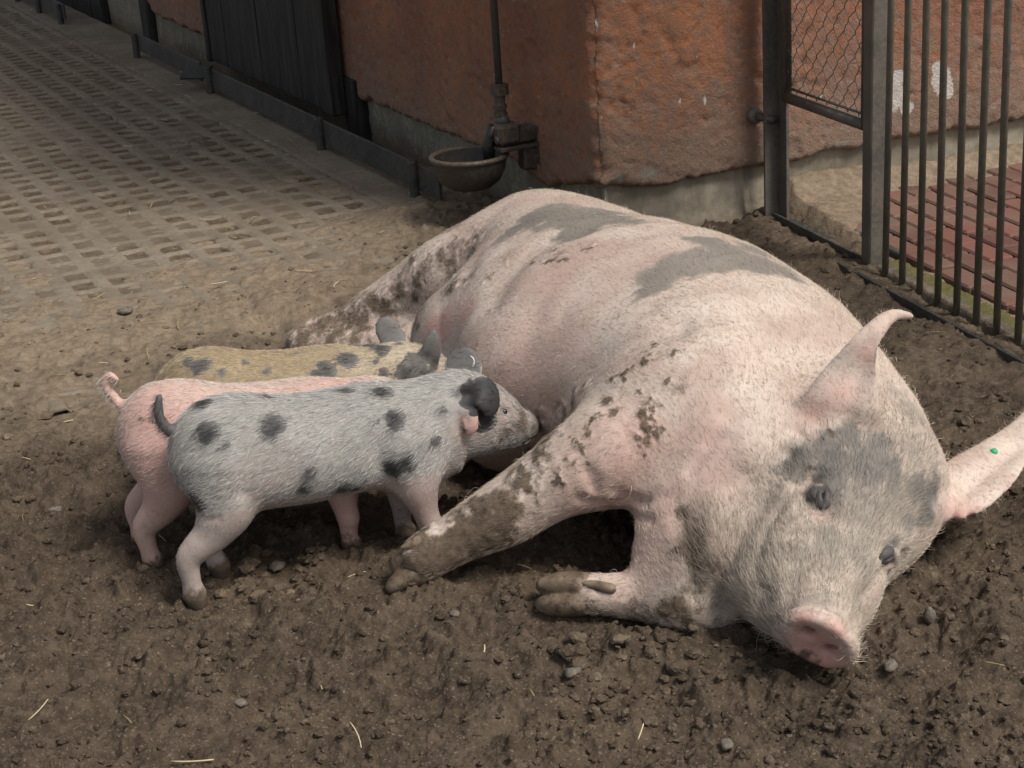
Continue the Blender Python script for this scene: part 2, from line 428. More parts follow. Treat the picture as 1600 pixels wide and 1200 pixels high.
def piglet_shape(G, o, vox=.004):
    """o: pose options"""
    f = Field(G.O-np.array([.22, .22, .03])*G.k-np.abs(G.l)*.0, G.O+G.f*.72*G.k+np.array([.16, .2, .47])*G.k, vox)
    up = (0, 0, 1)
    f.tube([G(.012, 0, .250, .034, .040), G(.032, 0, .245, .060, .078), G(.075, 0, .238, .082, .090), G(.14, 0, .231, .083, .082),
            G(.21, 0, .225, .084, .083), G(.29, 0, .224, .082, .086), G(.355, 0, .226, .069, .076), G(.41, 0, .228, .060, .068)], up, k=.01, steps=8)
    # belly
    f.ball(G(.15, 0, .205), np.array([.14, .075, .06])*G.k, (G.f, G.l, G.u), k=.05)
    # head
    hp = np.radians(o.get('pitch', -22)); hy = np.radians(o.get('hyaw', 0))
    hf = nrm(np.cos(hp)*(np.cos(hy)*G.f+np.sin(hy)*G.l)+np.sin(hp)*G.u)
    hl = nrm(np.cross(G.u, hf)); hu = np.cross(hf, hl)
    ho = np.array(G(.448, 0, o.get('hz', .235)))
    h = lambda a, l, u, *r: tuple(ho+G.k*o.get('hs', 1.)*(hf*a+hl*l+hu*u))+tuple(x*G.k for x in r)
    f.tube([G(.395, 0, .23, .060, .066), h(-.01, 0, 0, .056, .058), h(.04, 0, -.004, .050, .051), h(.08, 0, -.013, .040, .042),
            h(.108, 0, -.018, .031, .034), h(.126, 0, -.018, .028, .029)], hu, k=.02, steps=6)
    f.tube([h(.128, 0, -.017, .029, .025), h(.130, 0, -.017, .0295, .026)], hu, k=.005)
    f.tube([G(.345, 0, .175, .062), G(.40, 0, .185, .055), h(.0, 0, -.05, .040), h(.05, 0, -.045, .028)], k=.03)
    f.tube([h(.0, 0, -.045, .038), h(.06, 0, -.045, .028), h(.105, 0, -.040, .018)], k=.02)
    for s in (1, -1):
        f.tube([h(.158, s*.009, -.014, .004, .006), h(.14, s*.008, -.014, .003, .004)], hu, k=.003, cut=True)
        f.ball(h(.02, s*.03, -.03), np.array([.04, .022, .03])*G.k, (hf, hl, hu), k=.025)
        f.ball(h(.062, s*.040, .014), np.array([.012, .006, .006])*G.k, (hf, hl, hu), k=.008, cut=True)
        f.ball(h(.062, s*.0345, .0125), np.array([.009, .008, .007])*G.k, (hf, hl, hu), k=.003)
    # legs (near side l<0)
    for s, key in ((-1, 'n'), (1, 'f')):
        d = o.get('hind_'+key, 0.); e = o.get('fore_'+key, 0.)
        f.tube([G(.055, s*.035, .225, .053, .072), G(.058+d*.3, s*.05, .165, .036, .048), G(.042+d*.5, s*.05, .125, .025, .032), G(.016+d*.8, s*.048, .09, .0170, .0215),
                G(.019+d*.9, s*.047, .05, .0145, .0155), G(.026+d, s*.046, .024, .0175, .019), G(.030+d, s*.046, .008, .0165, .0175)], G.f, k=.014, steps=6)
        f.tube([G(.325+e*.4, s*.04, .215, .044, .068), G(.332+e*.5, s*.05, .155, .032, .041), G(.336+e*.7, s*.05, .11, .021, .025), G(.340+e*.8, s*.048, .07, .017, .018),
                G(.340+e*.95, s*.047, .035, .0145, .015), G(.343+e, s*.046, .020, .0175, .019), G(.347+e, s*.046, .008, .0165, .0175)], G.f, k=.014, steps=6)
        f.ball(G(.026+d*.65, s*.05, .108), np.array([.014, .013, .018])*G.k, (G.f, G.l, G.u), k=.012); f.ball(G(.345+e*.8, s*.05, .074), np.array([.014, .017, .017])*G.k, (G.f, G.l, G.u), k=.012)
        for q in (d+.030, e+.347):   # cleft between the toes
            f.tube([G(q+.022, s*.046, .0, .0022, .018), G(q+.008, s*.046, .012, .0015, .012)], up, k=.003, cut=True)
    for e in o['ears']:
        n = nrm(e['n'][0]*hf+e['n'][1]*hl+e['n'][2]*hu)
        f.tube([h(*r) for r in e['p']], n, k=.008, steps=7)
    if 'tail' in o:
        f.tube([G(*r) for r in o['tail']], k=.012, steps=8)
    return f, (ho, hf, hl, hu)

def ear(s, pts, n): return {'p': pts, 'n': n}
PIG_A = Frame((-.515, 2.44, 0), 15.5, 1.0)
OPT_A = dict(folds=(([(388, 775), (402, 735), (425, 690)], .007, .016), ([(612, 765), (600, 715), (612, 660)], .006, .018), ([(720, 660), (735, 700), (742, 730)], .005, .012), ([(345, 650), (400, 690), (420, 730)], .003, .03), ([(560, 640), (640, 690), (690, 740)], -.003, .03), ([(790, 640), (805, 655), (812, 672)], .002, .006), ([(300, 800), (320, 815), (345, 815)], .002, .006)), pitch=-22, hyaw=9, hz=.245, hs=.93, hind_n=-.05, hind_f=.0, fore_n=.03, fore_f=.0, ears=[
    ear(-1, [(-.022, -.036, .032, .026, .012), (-.016, -.053, .046, .026, .006), (.0, -.066, .044, .028, .0055), (.012, -.073, .026, .023, .005), (.014, -.074, .010, .012, .004)], (.25, -1, .2)),
    ear(-1, [(-.024, -.045, .026, .014, .008), (-.022, -.068, .008, .015, .0055), (-.016, -.075, -.014, .015, .005), (-.012, -.074, -.030, .008, .004)], (-.3, -1, .1)),
    ear(1, [(.012, .036, .025, .026, .012), (.008, .048, .05, .033, .006), (.008, .056, .075, .030, .005), (.010, .058, .092, .016, .004)], (-.6, -.7, .2))],
    tail=[(.018, 0, .285, .013), (-.014, 0, .284, .010), (-.031, -.004, .30, .0085), (-.036, -.006, .325, .0075), (-.031, -.004, .347, .006)])
PIG_B = Frame((-.628, 2.585, -.012), 4, .985)
OPT_B = dict(pitch=-26, hyaw=25, hs=.85, hz=.21, hind_n=-.02, hind_f=-.05, ears=[
    ear(1, [(.0, .036, .020, .022, .012), (.012, .050, .026, .027, .006), (.035, .058, .020, .024, .005), (.05, .06, .0, .012, .004)], (.2, 1, .4)),
    ear(-1, [(.0, -.036, .020, .022, .012), (.012, -.050, .026, .027, .006), (.035, -.058, .020, .024, .005), (.05, -.06, .0, .012, .004)], (.2, -1, .4))],
    tail=[(.004, 0, .285, .012), (-.015, .01, .29, .009), (-.03, .02, .305, .0085), (-.040, .02, .33, .008), (-.028, .015, .345, .0065), (-.018, .01, .338, .005)])
PIG_C = Frame((-.595, 2.76, -.005), 5, .94)
OPT_C = dict(pitch=-20, hyaw=36, hz=.24, ears=[
    ear(-1, [(.0, -.036, .028, .020, .012), (-.008, -.048, .050, .022, .006), (-.012, -.052, .075, .016, .005), (-.012, -.052, .092, .008, .004)], (-.5, -.8, .1)),
    ear(1, [(.0, .036, .030, .022, .012), (-.014, .058, .056, .026, .006), (-.026, .070, .076, .024, .005), (-.03, .075, .090, .014, .004)], (-.6, -.7, .2))],
    tail=[(.004, 0, .285, .012), (-.018, .0, .27, .009), (-.023, .01, .24, .008)])
# ================================================================ the yard
C0 = np.array([.262, 4.23]); WU = np.array([-.421, .907]); NL = np.array([-.907, -.421])
WV = np.array([.916, .400]); NR = np.array([.400, -.916])
def un(x, y): rx, ry = x-C0[0], y-C0[1]; return rx*WU[0]+ry*WU[1], rx*NL[0]+ry*NL[1]
def vn(x, y): rx, ry = x-C0[0], y-C0[1]; return rx*WV[0]+ry*WV[1], rx*NR[0]+ry*NR[1]
def LW(u, n, z): p = C0+WU*u+NL*n; return np.array([p[0], p[1], z])
def RW(v, n, z): p = C0+WV*v+NR*n; return np.array([p[0], p[1], z])
XL = np.array([[*WU, 0], [*NL, 0], [0, 0, 1]]); XR = np.array([[*WV, 0], [*NR, 0], [0, 0, 1]])

# ---- materials of the setting
m = M('soil', .95, .15)
dry, clod, _g = m.attr('mask')
n1 = m.noise(4, 5, .6); n2 = m.noise(45, 5, .65); n3 = m.noise(240, 3, .6)
c = m.mix(m.ramp(n2, .3, .72), (.046, .034, .024), (.104, .078, .055))
c = m.mix(m.ramp(n1, .42, .62, 0, .5), c, (.092, .066, .045)); n5 = m.noise(9, 5, .65); c = m.mix(m.ramp(n5, .52, .70, 0, .6), c, (.034, .025, .018)); c = m.mix(m.ramp(n5, .46, .30, 0, .45), c, (.122, .092, .066))
d = m.mix(m.ramp(n2, .3, .7), (.180, .136, .094), (.290, .228, .162))
c = m.mix(m.ramp(m.math('ADD', dry, m.math('MULTIPLY', m.math('SUBTRACT', n1, .5), .8)), .05, .95), c, d)
c = m.mix(m.ramp(n3, .58, .72, 0, .7), c, (.26, .21, .16)); n7 = m.voro(95, 'F1', 'Distance'); c = m.mix(m.ramp(n7, .30, .12, 0, .18), c, (.15, .118, .088))
c = m.mix(m.ramp(n3, .42, .28, 0, .6), c, (.030, .022, .016))
m.color(c)
m.bump(m.math('ADD', m.math('MULTIPLY', n3, .5), n2), .75, .006)
MAT_SOIL = m.m

m = M('concrete_paver', .9, .2)
hole, dst, _g = m.attr('mask')
n1 = m.noise(5, 5, .6); n2 = m.noise(60, 4, .6); n3 = m.noise(260, 2)
c = m.mix(m.ramp(n1, .35, .65), (.190, .156, .116), (.255, .214, .163))
c = m.mix(m.ramp(n2, .4, .7, 0, .5), c, (.150, .118, .085))
c = m.mix(m.ramp(m.math('ADD', hole, m.math('MULTIPLY', m.math('SUBTRACT', n2, .5), .5)), .3, .6), c, m.mix(m.ramp(n2, .35, .65), (.085, .062, .042), (.15, .112, .076)))
c = m.mix(m.ramp(n3, .62, .75, 0, .4), c, (.28, .23, .17))
m.color(c); m.bump(m.math('ADD', n2, m.math('MULTIPLY', n3, .4)), .5, .003)
MAT_PAVER = m.m

m = M('plaster', .92, .2)
white, low, hole = m.attr('mask')
n1 = m.noise(3.5, 5, .6); n2 = m.noise(26, 6, .7); n3 = m.noise(150, 5, .7)
c = m.mix(m.ramp(n1, .35, .68), (.265, .122, .077), (.390, .172, .090))
c = m.mix(m.ramp(n2, .40, .66, 0, .8), c, (.235, .150, .112))
c = m.mix(m.ramp(m.math('ADD', low, m.math('MULTIPLY', m.math('SUBTRACT', n2, .5), .8)), .20, .85, 0, .88), c, (.235, .172, .130))
c = m.mix(m.ramp(n3, .60, .74, 0, .6), c, (.46, .31, .23))
c = m.mix(m.ramp(n3, .38, .27, 0, .75), c, (.085, .045, .032)); n6 = m.noise(17, 6, .72, stretch=(1, 1, 1.8)); c = m.mix(m.ramp(n6, .60, .68, 0, .75), c, (.36, .28, .225)); c = m.mix(m.ramp(n6, .36, .28, 0, .6), c, (.13, .062, .045))
c = m.mix(m.ramp(m.math('ADD', white, m.math('MULTIPLY', m.math('SUBTRACT', n2, .5), .9)), .42, .55), c, m.mix(n3, (.40, .36, .32), (.66, .62, .57)))
c = m.mix(m.ramp(m.math('ADD', hole, m.math('MULTIPLY', m.math('SUBTRACT', n2, .5), .7)), .4, .7), c, (.24, .21, .165))
m.color(c); m.bump(m.math('ADD', m.math('MULTIPLY', n3, 1.1), n2), .85, .006)
MAT_PLASTER = m.m

m = M('plinth_concrete', .9, .2)
grn, low, _g = m.attr('mask')
n1 = m.noise(6, 5, .6); n2 = m.noise(50, 5, .65)
n4 = m.noise(14, 4, .6, stretch=(1, 1, .25))
c = m.mix(m.ramp(n1, .35, .65), (.215, .185, .14), (.33, .29, .225))
c = m.mix(m.ramp(n4, .45, .7, 0, .55), c, (.12, .105, .075))
c = m.mix(m.math('MULTIPLY', grn, m.ramp(n2, .35, .6)), c, (.165, .162, .128))
c = m.mix(m.ramp(m.math('ADD', low, m.math('MULTIPLY', m.math('SUBTRACT', n2, .5), .8)), .35, .9, 0, .9), c, (.15, .115, .08))
m.color(c); m.bump(m.math('ADD', n2, n1), .6, .004)
MAT_PLINTH = m.m

def iron(name, col, dirt, dirtamt=.5, rough=.5, spec=.5):
    m = M(name, rough, spec)
    n1 = m.noise(9, 4, .6); n2 = m.noise(90, 4, .65)
    c = m.mix(m.ramp(n1, .35, .7), col, tuple(x*1.35+.004 for x in col))
    c = m.mix(m.ramp(m.math('ADD', n2, m.math('MULTIPLY', n1, .4)), .62, .82, 0, dirtamt), c, dirt)
    m.color(c); m.rough(m.ramp(n2, .3, .7, rough-.1, rough+.25)); m.bump(n2, .25, .0015)
    return m.m
MAT_IRON = iron('dark_paint_iron', (.078, .074, .063), (.15, .12, .09), .6)
MAT_RAIL = iron('worn_rail_iron', (.026, .027, .026), (.10, .09, .07), .5)
MAT_BAR = iron('green_black_bar', (.098, .098, .080), (.17, .15, .11), .65)
MAT_CAST = iron('rusty_cast_iron', (.045, .035, .027), (.12, .085, .06), .7, .55)
MAT_RIM = iron('worn_rim', (.10, .078, .058), (.04, .032, .026), .6, .5)
MAT_BOWL = iron('dark_bowl_iron', (.030, .025, .020), (.075, .055, .042), .5, .5)
MAT_ZINC = iron('grey_pipe', (.055, .058, .055), (.12, .10, .08), .5, .45)
MAT_WOOD = None
m = M('black_timber', .65, .3)
n1 = m.noise(7, 5, .6, stretch=(6, 6, .5)); n2 = m.noise(40, 4, .6, stretch=(3, 3, .3))
c = m.mix(m.ramp(n1, .4, .7), (.012, .012, .011), (.040, .037, .033))
c = m.mix(m.ramp(n2, .62, .8, 0, .5), c, (.10, .088, .074))
m.color(c); m.bump(n1, .4, .003); MAT_WOOD = m.m
m = M('red_brick_paver', .88, .2)
r1, r2, r3 = m.attr('mask')
n1 = m.noise(20, 5, .6); n2 = m.noise(160, 3, .6); n0 = m.noise(3, 3)
c = m.mix(r1, (.125, .062, .050), (.205, .092, .070))
c = m.mix(m.ramp(n1, .45, .75, 0, .6), c, (.15, .110, .088))
c = m.mix(m.ramp(n0, .4, .62, 0, .45), c, (.185, .140, .105))
c = m.mix(m.ramp(m.math('ADD', r2, m.math('MULTIPLY', m.math('SUBTRACT', n1, .5), 1.2)), .3, .8), c, (.22, .17, .12))
c = m.mix(m.ramp(n2, .62, .75, 0, .4), c, (.33, .24, .2))
m.color(c); m.bump(m.math('ADD', n1, n2), .4, .002); MAT_BRICK = m.m
m = M('mossy_kerb', .95, .1)
n1 = m.noise(18, 5, .65); n2 = m.noise(120, 4, .6); mo, _a, _b = m.attr('mask')
c = m.mix(m.ramp(n1, .35, .65), (.095, .078, .056), (.165, .138, .104))
c = m.mix(m.ramp(m.math('ADD', mo, m.math('MULTIPLY', m.math('SUBTRACT', n1, .5), 2.2)), .55, .95), c, m.mix(n2, (.085, .080, .028), (.150, .140, .062)))
m.color(c); m.bump(m.math('ADD', n1, n2), .8, .005); MAT_MOSS = m.m
m = M('straw', .7, .3); rnd, _a, _b = m.attr('mask')
m.color(m.mix(rnd, (.30, .22, .11), (.62, .52, .32))); MAT_STRAW = m.m
m = M('stone', .85, .25)
n1 = m.noise(40, 4); n2 = m.noise(220, 3)
m.color(m.mix(m.ramp(n2, .4, .7), m.mix(n1, (.085, .07, .055), (.17, .145, .12)), (.2, .17, .14))); m.bump(n2, .4, .002); MAT_STONE = m.m

# ---- ground relief
_bx = np.array([W(x, y, 0.)[:2] for x, y in ((-400, 560), (0, 505), (150, 482), (300, 445), (430, 400), (520, 365), (600, 335), (680, 312))])
def soil_edge(x): return np.interp(x, _bx[:, 0], _bx[:, 1])
PRINTS = [(*W(x, y, 0.)[:2], r, d) for x, y, r, d in
    ((500, 1010, .055, .025), (210, 1110, .06, .028), (640, 1060, .05, .022), (830, 1060, .055, .022), (1010, 1080, .06, .024), (1180, 1120, .06, .022), (380, 975, .045, .02), (60, 930, .06, .024), (1500, 900, .06, .02), (560, 960, .05, .018), (320, 1020, .06, .02), (130, 985, .06, .02), (760, 1010, .05, .016), (430, 1090, .07, .02), (930, 1120, .06, .02),
     (90, 640, .06, .02), (140, 730, .07, .02), (60, 800, .07, .025), (110, 860, .06, .02), (700, 1110, .06, .02), (1480, 1000, .06, .02),
     (350, 560, .05, .012), (420, 520, .06, .018), (250, 930, .05, .015), (1420, 1100, .06, .018), (560, 1130, .05, .015), (1540, 800, .06, .015))]
def zsoil(x, y):
    """height, rough 0..1, dry 0..1"""
    x = np.asarray(x, float); y = np.asarray(y, float)
    t = y-soil_edge(x)+.16*fbm(x, y, f=2.2, o=3)
    pav = sstep(-.35, .65, t)                     # 1 on the paving
    rough = (1-pav)*(1-.45*sstep(2.9, 3.4, y)*sstep(-.1, -.4, x))*(1-.35*sstep(.45, .8, x)*sstep(2.2, 2.6, y))
    z = .018*fbm(x, y, f=1.5, o=3)*(1-pav)+.010*rough*np.maximum(0, fbm(x, y, 31., f=5, o=2))
    c1 = fbm(x, y, 1.7, f=11, o=3); c2 = fbm(x, y, 5.1, f=34, o=3); c3 = fbm(x, y, 9., f=75, o=2)
    z = z+rough*(.014*c1+.015*np.abs(c2)*sstep(-.4, .25, c1)+.007*c2+.004*np.abs(c3)*sstep(-.3, .3, c2+.5*c1)+.002*c3)
    c4 = fbm(x, y, 12., f=165, o=1); z = z+rough*(.0026*np.abs(c4)+.0022*sstep(.05, .45, c4))
    for px, py, r, d in PRINTS:
        q = np.hypot(x-px, (y-py))/r
        z = z-d*np.exp(-(q*q)**1.5)+.006*np.exp(-((q-1.25)/.3)**2)*rough
    z = z+.006+pav*(-.0235+.0165*fbm(x, y, 3.3, f=3.6, o=4, g=.6)+.0045*c2+.0015*c3)
    # small bank left of the hind legs, mud by the gate post
    b = W(520, 500, 0); z = z+.030*np.exp(-((x-b[0])/.28)**2-((y-b[1]-.1)/.10)**2)*(1+.6*c1)
    b = W(1195, 352, 0); z = z+.014*np.exp(-(((x-b[0])/.07)**2+((y-b[1])/.10)**2))*(1+.35*c2)
    dry = (1-sstep(.5, 1.2, t))*sstep(-1.7, .1, t)*sstep(.25, -.35, x)
    dry = np.maximum(dry, .45*sstep(-.3, .6, t))*sstep(.3, .0, x)
    dry = np.maximum(dry, .30*sstep(.55, .8, x)*sstep(2.6, 3.2, y))
    dry = np.maximum(dry, .10*rough)
    v, nr = vn(x, y)
    out = sstep(.50, .62, v)*sstep(1.3, .0, nr)   # beyond the gate: a dry earth patch a little higher
    u, n = un(x, y)
    return z, rough, dry

# fan-shaped fine sheet under the whole picture
ns, ny = 640, 0
s_ = np.concatenate([np.linspace(-1.3, -.46, 60)[:-1], np.linspace(-.46, .46, ns), np.linspace(.46, 1.3, 60)[1:]])
y_ = np.concatenate([1.15*np.exp(np.linspace(0, 1, 1150)*math.log(3.4/1.15)), 3.4*np.exp(np.linspace(0, 1, 430)*math.log(13/3.4))[1:]])
YY, SS = np.meshgrid(y_, s_, indexing='ij'); XX = SS*YY
ZZ, RO, DR = zsoil(XX, YY)
edge = np.maximum(sstep(.9, 1.3, np.abs(SS)), np.maximum(sstep(10, 12.8, YY), sstep(1.25, 1.16, YY)))
ZZ = ZZ*(1-edge)-.03*edge
I = np.arange(XX.size).reshape(XX.shape)
Q = np.stack([I[:-1, :-1], I[:-1, 1:], I[1:, 1:], I[1:, :-1]], -1).reshape(-1, 4)
o = obj('soil', np.stack([XX, YY, ZZ], -1).reshape(-1, 3), Q, MAT_SOIL, kind='structure')
attr(o, 'mask', np.stack([DR.ravel(), RO.ravel(), 0*RO.ravel()], 1))
# the yard around it
g = np.linspace(-60, 60, 41); GX, GY = np.meshgrid(g, g, indexing='ij'); I = np.arange(GX.size).reshape(GX.shape)
o = obj('ground', np.stack([GX, GY, GX*0-.05], -1).reshape(-1, 3), np.stack([I[:-1, :-1], I[1:, :-1], I[1:, 1:], I[:-1, 1:]], -1).reshape(-1, 4), MAT_SOIL, kind='structure')
attr(o, 'mask', np.tile([.4, .5, 0], (GX.size, 1)))

# ---- concrete grid paving along the left wall
uu = np.concatenate([np.arange(-.3, 5.5, .0085), np.arange(5.5, 9.5, .013)]); nn_ = np.arange(.02, 3.6, .0088)
UU, NN = np.meshgrid(uu, nn_, indexing='ij')
PX = C0[0]+WU[0]*UU+NL[0]*NN; PY = C0[1]+WU[1]*UU+NL[1]*NN
jx = .006*noise(UU*3, NN*3, 2.); jn = .006*noise(UU*3, NN*3, 8.)
pu, pn = .106, .099
ku = np.floor((UU+jx)/pu); kn = np.floor((NN+jn)/pn)
a = (UU+jx)/pu-ku; b = (NN+jn)/pn-kn
wob = .10*noise(UU*30, NN*30, 4.)
inh = sstep(.50, .41, np.abs(a-.5)*1.24+wob)*sstep(.50, .41, np.abs(b-.5)*1.46+wob)
inh = inh*(NN > .27)
fill = sstep(-.42, .32, fbm(UU, NN, 7., f=2.3, o=3)+.55*noise(ku*7.7+.3, kn*5.3+.2, 1.))
seam = np.exp(-(((UU+.03) % .53-.265)/.007)**2)*sstep(-.1, .3, noise(UU*1.5, NN*1.5, 3.))
PZ = -.002+.004*fbm(UU, NN, f=3, o=2)+.0012*fbm(UU, NN, f=60, o=2)-inh*(.018-.0150*fill)*(1+.35*fbm(UU, NN, 2., f=25, o=2))-.008*seam
I = np.arange(UU.size).reshape(UU.shape)
Q = np.stack([I[:-1, :-1], I[:-1, 1:], I[1:, 1:], I[1:, :-1]], -1).reshape(-1, 4)
o = obj('concrete_paving', np.stack([PX, PY, PZ], -1).reshape(-1, 3), Q, MAT_PAVER, kind='structure')
attr(o, 'mask', np.stack([(np.maximum(inh*(1-.55*fill), .8*seam)).ravel(), fill.ravel(), 0*fill.ravel()], 1))

# ================================================================ the barn
barn = thing('barn', (C0[0], C0[1], 0), 'barn with rough orange plaster walls, grey concrete plinth and black plank door', 'building')
LEN_L, LEN_R = 8.0, 6.0
aa = np.concatenate([-np.arange(LEN_L, 4.7, -.05), -np.arange(4.7, 2.0, -.012), -np.arange(2.0, 0, -.0075), np.arange(0, 1.75, .0068), np.arange(1.75, 2.2, .012), np.arange(2.2, LEN_R, .06)])
zz = np.concatenate([np.linspace(0, .62, 84), np.linspace(.64, 2.7, 30)])
A, T = np.meshgrid(aa, zz, indexing='ij')
def wall_frame(A):
    k = .5+.5*np.clip(A/.02, -1, 1)
    base = C0+np.where(A[..., None] < 0, -A[..., None]*WU, A[..., None]*WV)
    nv = NL*(1-k)[..., None]+NR*k[..., None]
    return base, nv/np.linalg.norm(nv, axis=-1, keepdims=True)
base, nv = wall_frame(A)
low_edge = .150+.016*fbm(aa, 0., 3., f=6, o=5, g=.62)+.007*noise(aa*40, 0, 1)
low_edge = np.where(aa < -4.4, .15+.2*sstep(-4.4, -4.7, aa), low_edge)+.025*np.exp(-((aa+.06)/.10)**2)-.008
low_edge = low_edge-.035*np.exp(-((aa+.30)/.12)**2)
Z = low_edge[:, None]+T
n_ = .007*fbm(A, Z, 1., f=4, o=3)+.0026*fbm(A, Z*1.6, 2., f=19, o=4, g=.65)+.0028*fbm(A, Z*1.4, 4., f=70, o=2)-.0045*sstep(.38, .62, fbm(A, Z, 21., f=46, o=1))
lay = fbm(A*.7, Z*2.0, 6., f=5, o=3); stp = fbm(A*.8, Z*1.7, 16., f=4.5, o=5, g=.62); n_ = n_-.0060*sstep(.42, .46, stp)
n_ = n_+.0025*np.maximum(0, fbm(A, Z, 11., f=48, o=2))+.005*np.abs(lay)-.006*sstep(.42, .7, fbm(A, Z, 8., f=22, o=2))
n_ = .34*n_+.0024*fbm(A, Z, 41., f=95, o=3, g=.7)-.0045*sstep(.48, .64, fbm(A, Z, 51., f=38, o=2))
n_ = n_-.014*np.exp(-(A/.016)**2)*(1+.8*fbm(0*A, Z, 3., f=14, o=3))
n_ = n_-.022*np.exp(-(T/.010)**2)-.03*(T < .001)
n_ = n_+np.exp(-(A/.03)**2)*(.010*fbm(0*A, Z, 5., f=6, o=4)-.012*sstep(.15, .5, fbm(0*A, Z, 9., f=16, o=2)))
n_ = n_-.006*sstep(.3, .65, fbm(A, Z, 14., f=7.5, o=4))*(T < .6)
n_ = np.where(A < -.02, n_+.004, n_)
P3 = np.concatenate([base+nv*n_[..., None], Z[..., None]], -1)
I = np.arange(A.size).reshape(A.shape)
Q = np.stack([I[:-1, :-1], I[1:, :-1], I[1:, 1:], I[:-1, 1:]], -1).reshape(-1, 4)
o = obj('wall', P3.reshape(-1, 3), Q, MAT_PLASTER, barn)
def blobs(A, Z, L):
    r = np.zeros_like(A)
    for a, z, ra, rz in L: r = np.maximum(r, np.clip(1.15-np.sqrt(((A-a)/ra)**2+((Z-z)/rz)**2)*.75, 0, 1))
    return r
white = blobs(A, Z, [(.92, .285, .045, .055), (.88, .27, .025, .03), (.97, .24, .025, .025), (.94, .33, .03, .02), (1.085, .30, .04, .045), (1.11, .27, .02, .03), (1.07, .34, .02, .02), (.115, .52, .0035, .010), (.11, .42, .0045, .005),
    (.245, .36, .006, .0065), (.30, .47, .0025, .003), (1.20, .57, .008, .010), (1.16, .40, .004, .006), (.32, .35, .005, .014), (.68, .31, .006, .008), (.56, .17, .004, .006), (-.30, .40, .003, .010), (-.31, .36, .004, .007), (.012, .58, .006, .02), (.016, .35, .005, .010), (-.12, .27, .004, .004),
    (.42, .22, .003, .004), (.38, .56, .003, .003), (.2, .24, .004, .003), (.48, .43, .003, .005)])
lowm = np.clip(1.0-T/.52, 0, 1)*np.where(A < 0, .66, .85)
hole = blobs(A, Z, [(.05, .18, .03, .02), (.14, .185, .04, .015), (.74, .165, .05, .018), (.85, .16, .04, .012)])
attr(o, 'mask', np.stack([white.ravel(), lowm.ravel(), hole.ravel()], 1))
# plinth, set back under the plaster
aa = np.concatenate([-np.arange(LEN_L, 2.2, -.05), -np.arange(2.2, 0, -.014), np.arange(0, 2.0, .010), np.arange(2.0, LEN_R, .06)]); zz = np.linspace(-.12, .40, 50)
A, Z = np.meshgrid(aa, zz, indexing='ij'); base, nv = wall_frame(A)
n_ = -.030+.006*fbm(A, Z, 1.5, f=7, o=3)+.0025*fbm(A, Z, 4., f=40, o=3)+.030*sstep(.05, -.03, Z+.02*fbm(A, Z, 2., f=9, o=2))*(A > 0)-.02*np.exp(-((A-.47)/.012)**2)
P3 = np.concatenate([base+nv*n_[..., None], Z[..., None]], -1); I = np.arange(A.size).reshape(A.shape)
o = obj('plinth', P3.reshape(-1, 3), np.stack([I[:-1, :-1], I[1:, :-1], I[1:, 1:], I[:-1, 1:]], -1).reshape(-1, 4), MAT_PLINTH, barn)
attr(o, 'mask', np.stack([(.8*(A < 0)+.1).ravel(), np.clip(1-(Z+.02)/.13, 0, 1).ravel(), 0*A.ravel()], 1))
# ceiling slab and roof edge above the picture
b = MB(); b.box(LW(4, -1.5, 2.76), XL, (4.3, 1.75, .06), .01); b.box(RW(3, -1.5, 2.755), XR, (3.2, 1.6, .05), .01); b.build('roof', MAT_WOOD, barn)
# sliding plank door on the outside of the wall
b = MB()
W0, W1 = 1.90, 3.27; npl = 6; w = (W1-W0)/npl
for i in range(npl): b.box(LW(W0+w*(i+.5), .050+.002*(i % 2), 1.06), XL, (w/2-.002, .014, .975), .003)
dr = b.build('door', MAT_WOOD, barn)
b = MB(); b.box(LW(W0-.055, .048, 1.05), XL, (.05, .028, .97), .004); b.build('door_frame', MAT_WOOD, dr); b = MB(); b.box(LW(W1+.022, .050, 1.06), XL, (.020, .026, .98), .004); b.build('door_frame', MAT_WOOD, dr)
b = MB(); b.box(LW(W0-.13, -.012, .1), XL, (.055, .03, .11), .004); b.build('gap_shade_block', MAT_WOOD, dr)  # black block as painted shade for the dark gap under the plaster
b = MB(); b.box(LW(2.6, .05, 2.08), XL, (.95, .035, .03), .004); b.build('door_track', MAT_RAIL, dr)
# second dark doorway farther along
b = MB()
for i in range(6): b.box(LW(5.52+.24*(i+.5), -.008+.002*(i % 2), 1.0), XL, (.117, .02, 1.03), .003)
b.build('door', MAT_WOOD, barn, label='dark plank door farther along the left wall')
b = MB(); b.box(LW(4.60, -.012, .10), XL, (.075, .022, .16), .01); b.build('hole_shade_block', MAT_WOOD, barn)  # solid block, its black colour stands for the shade inside a wall hole

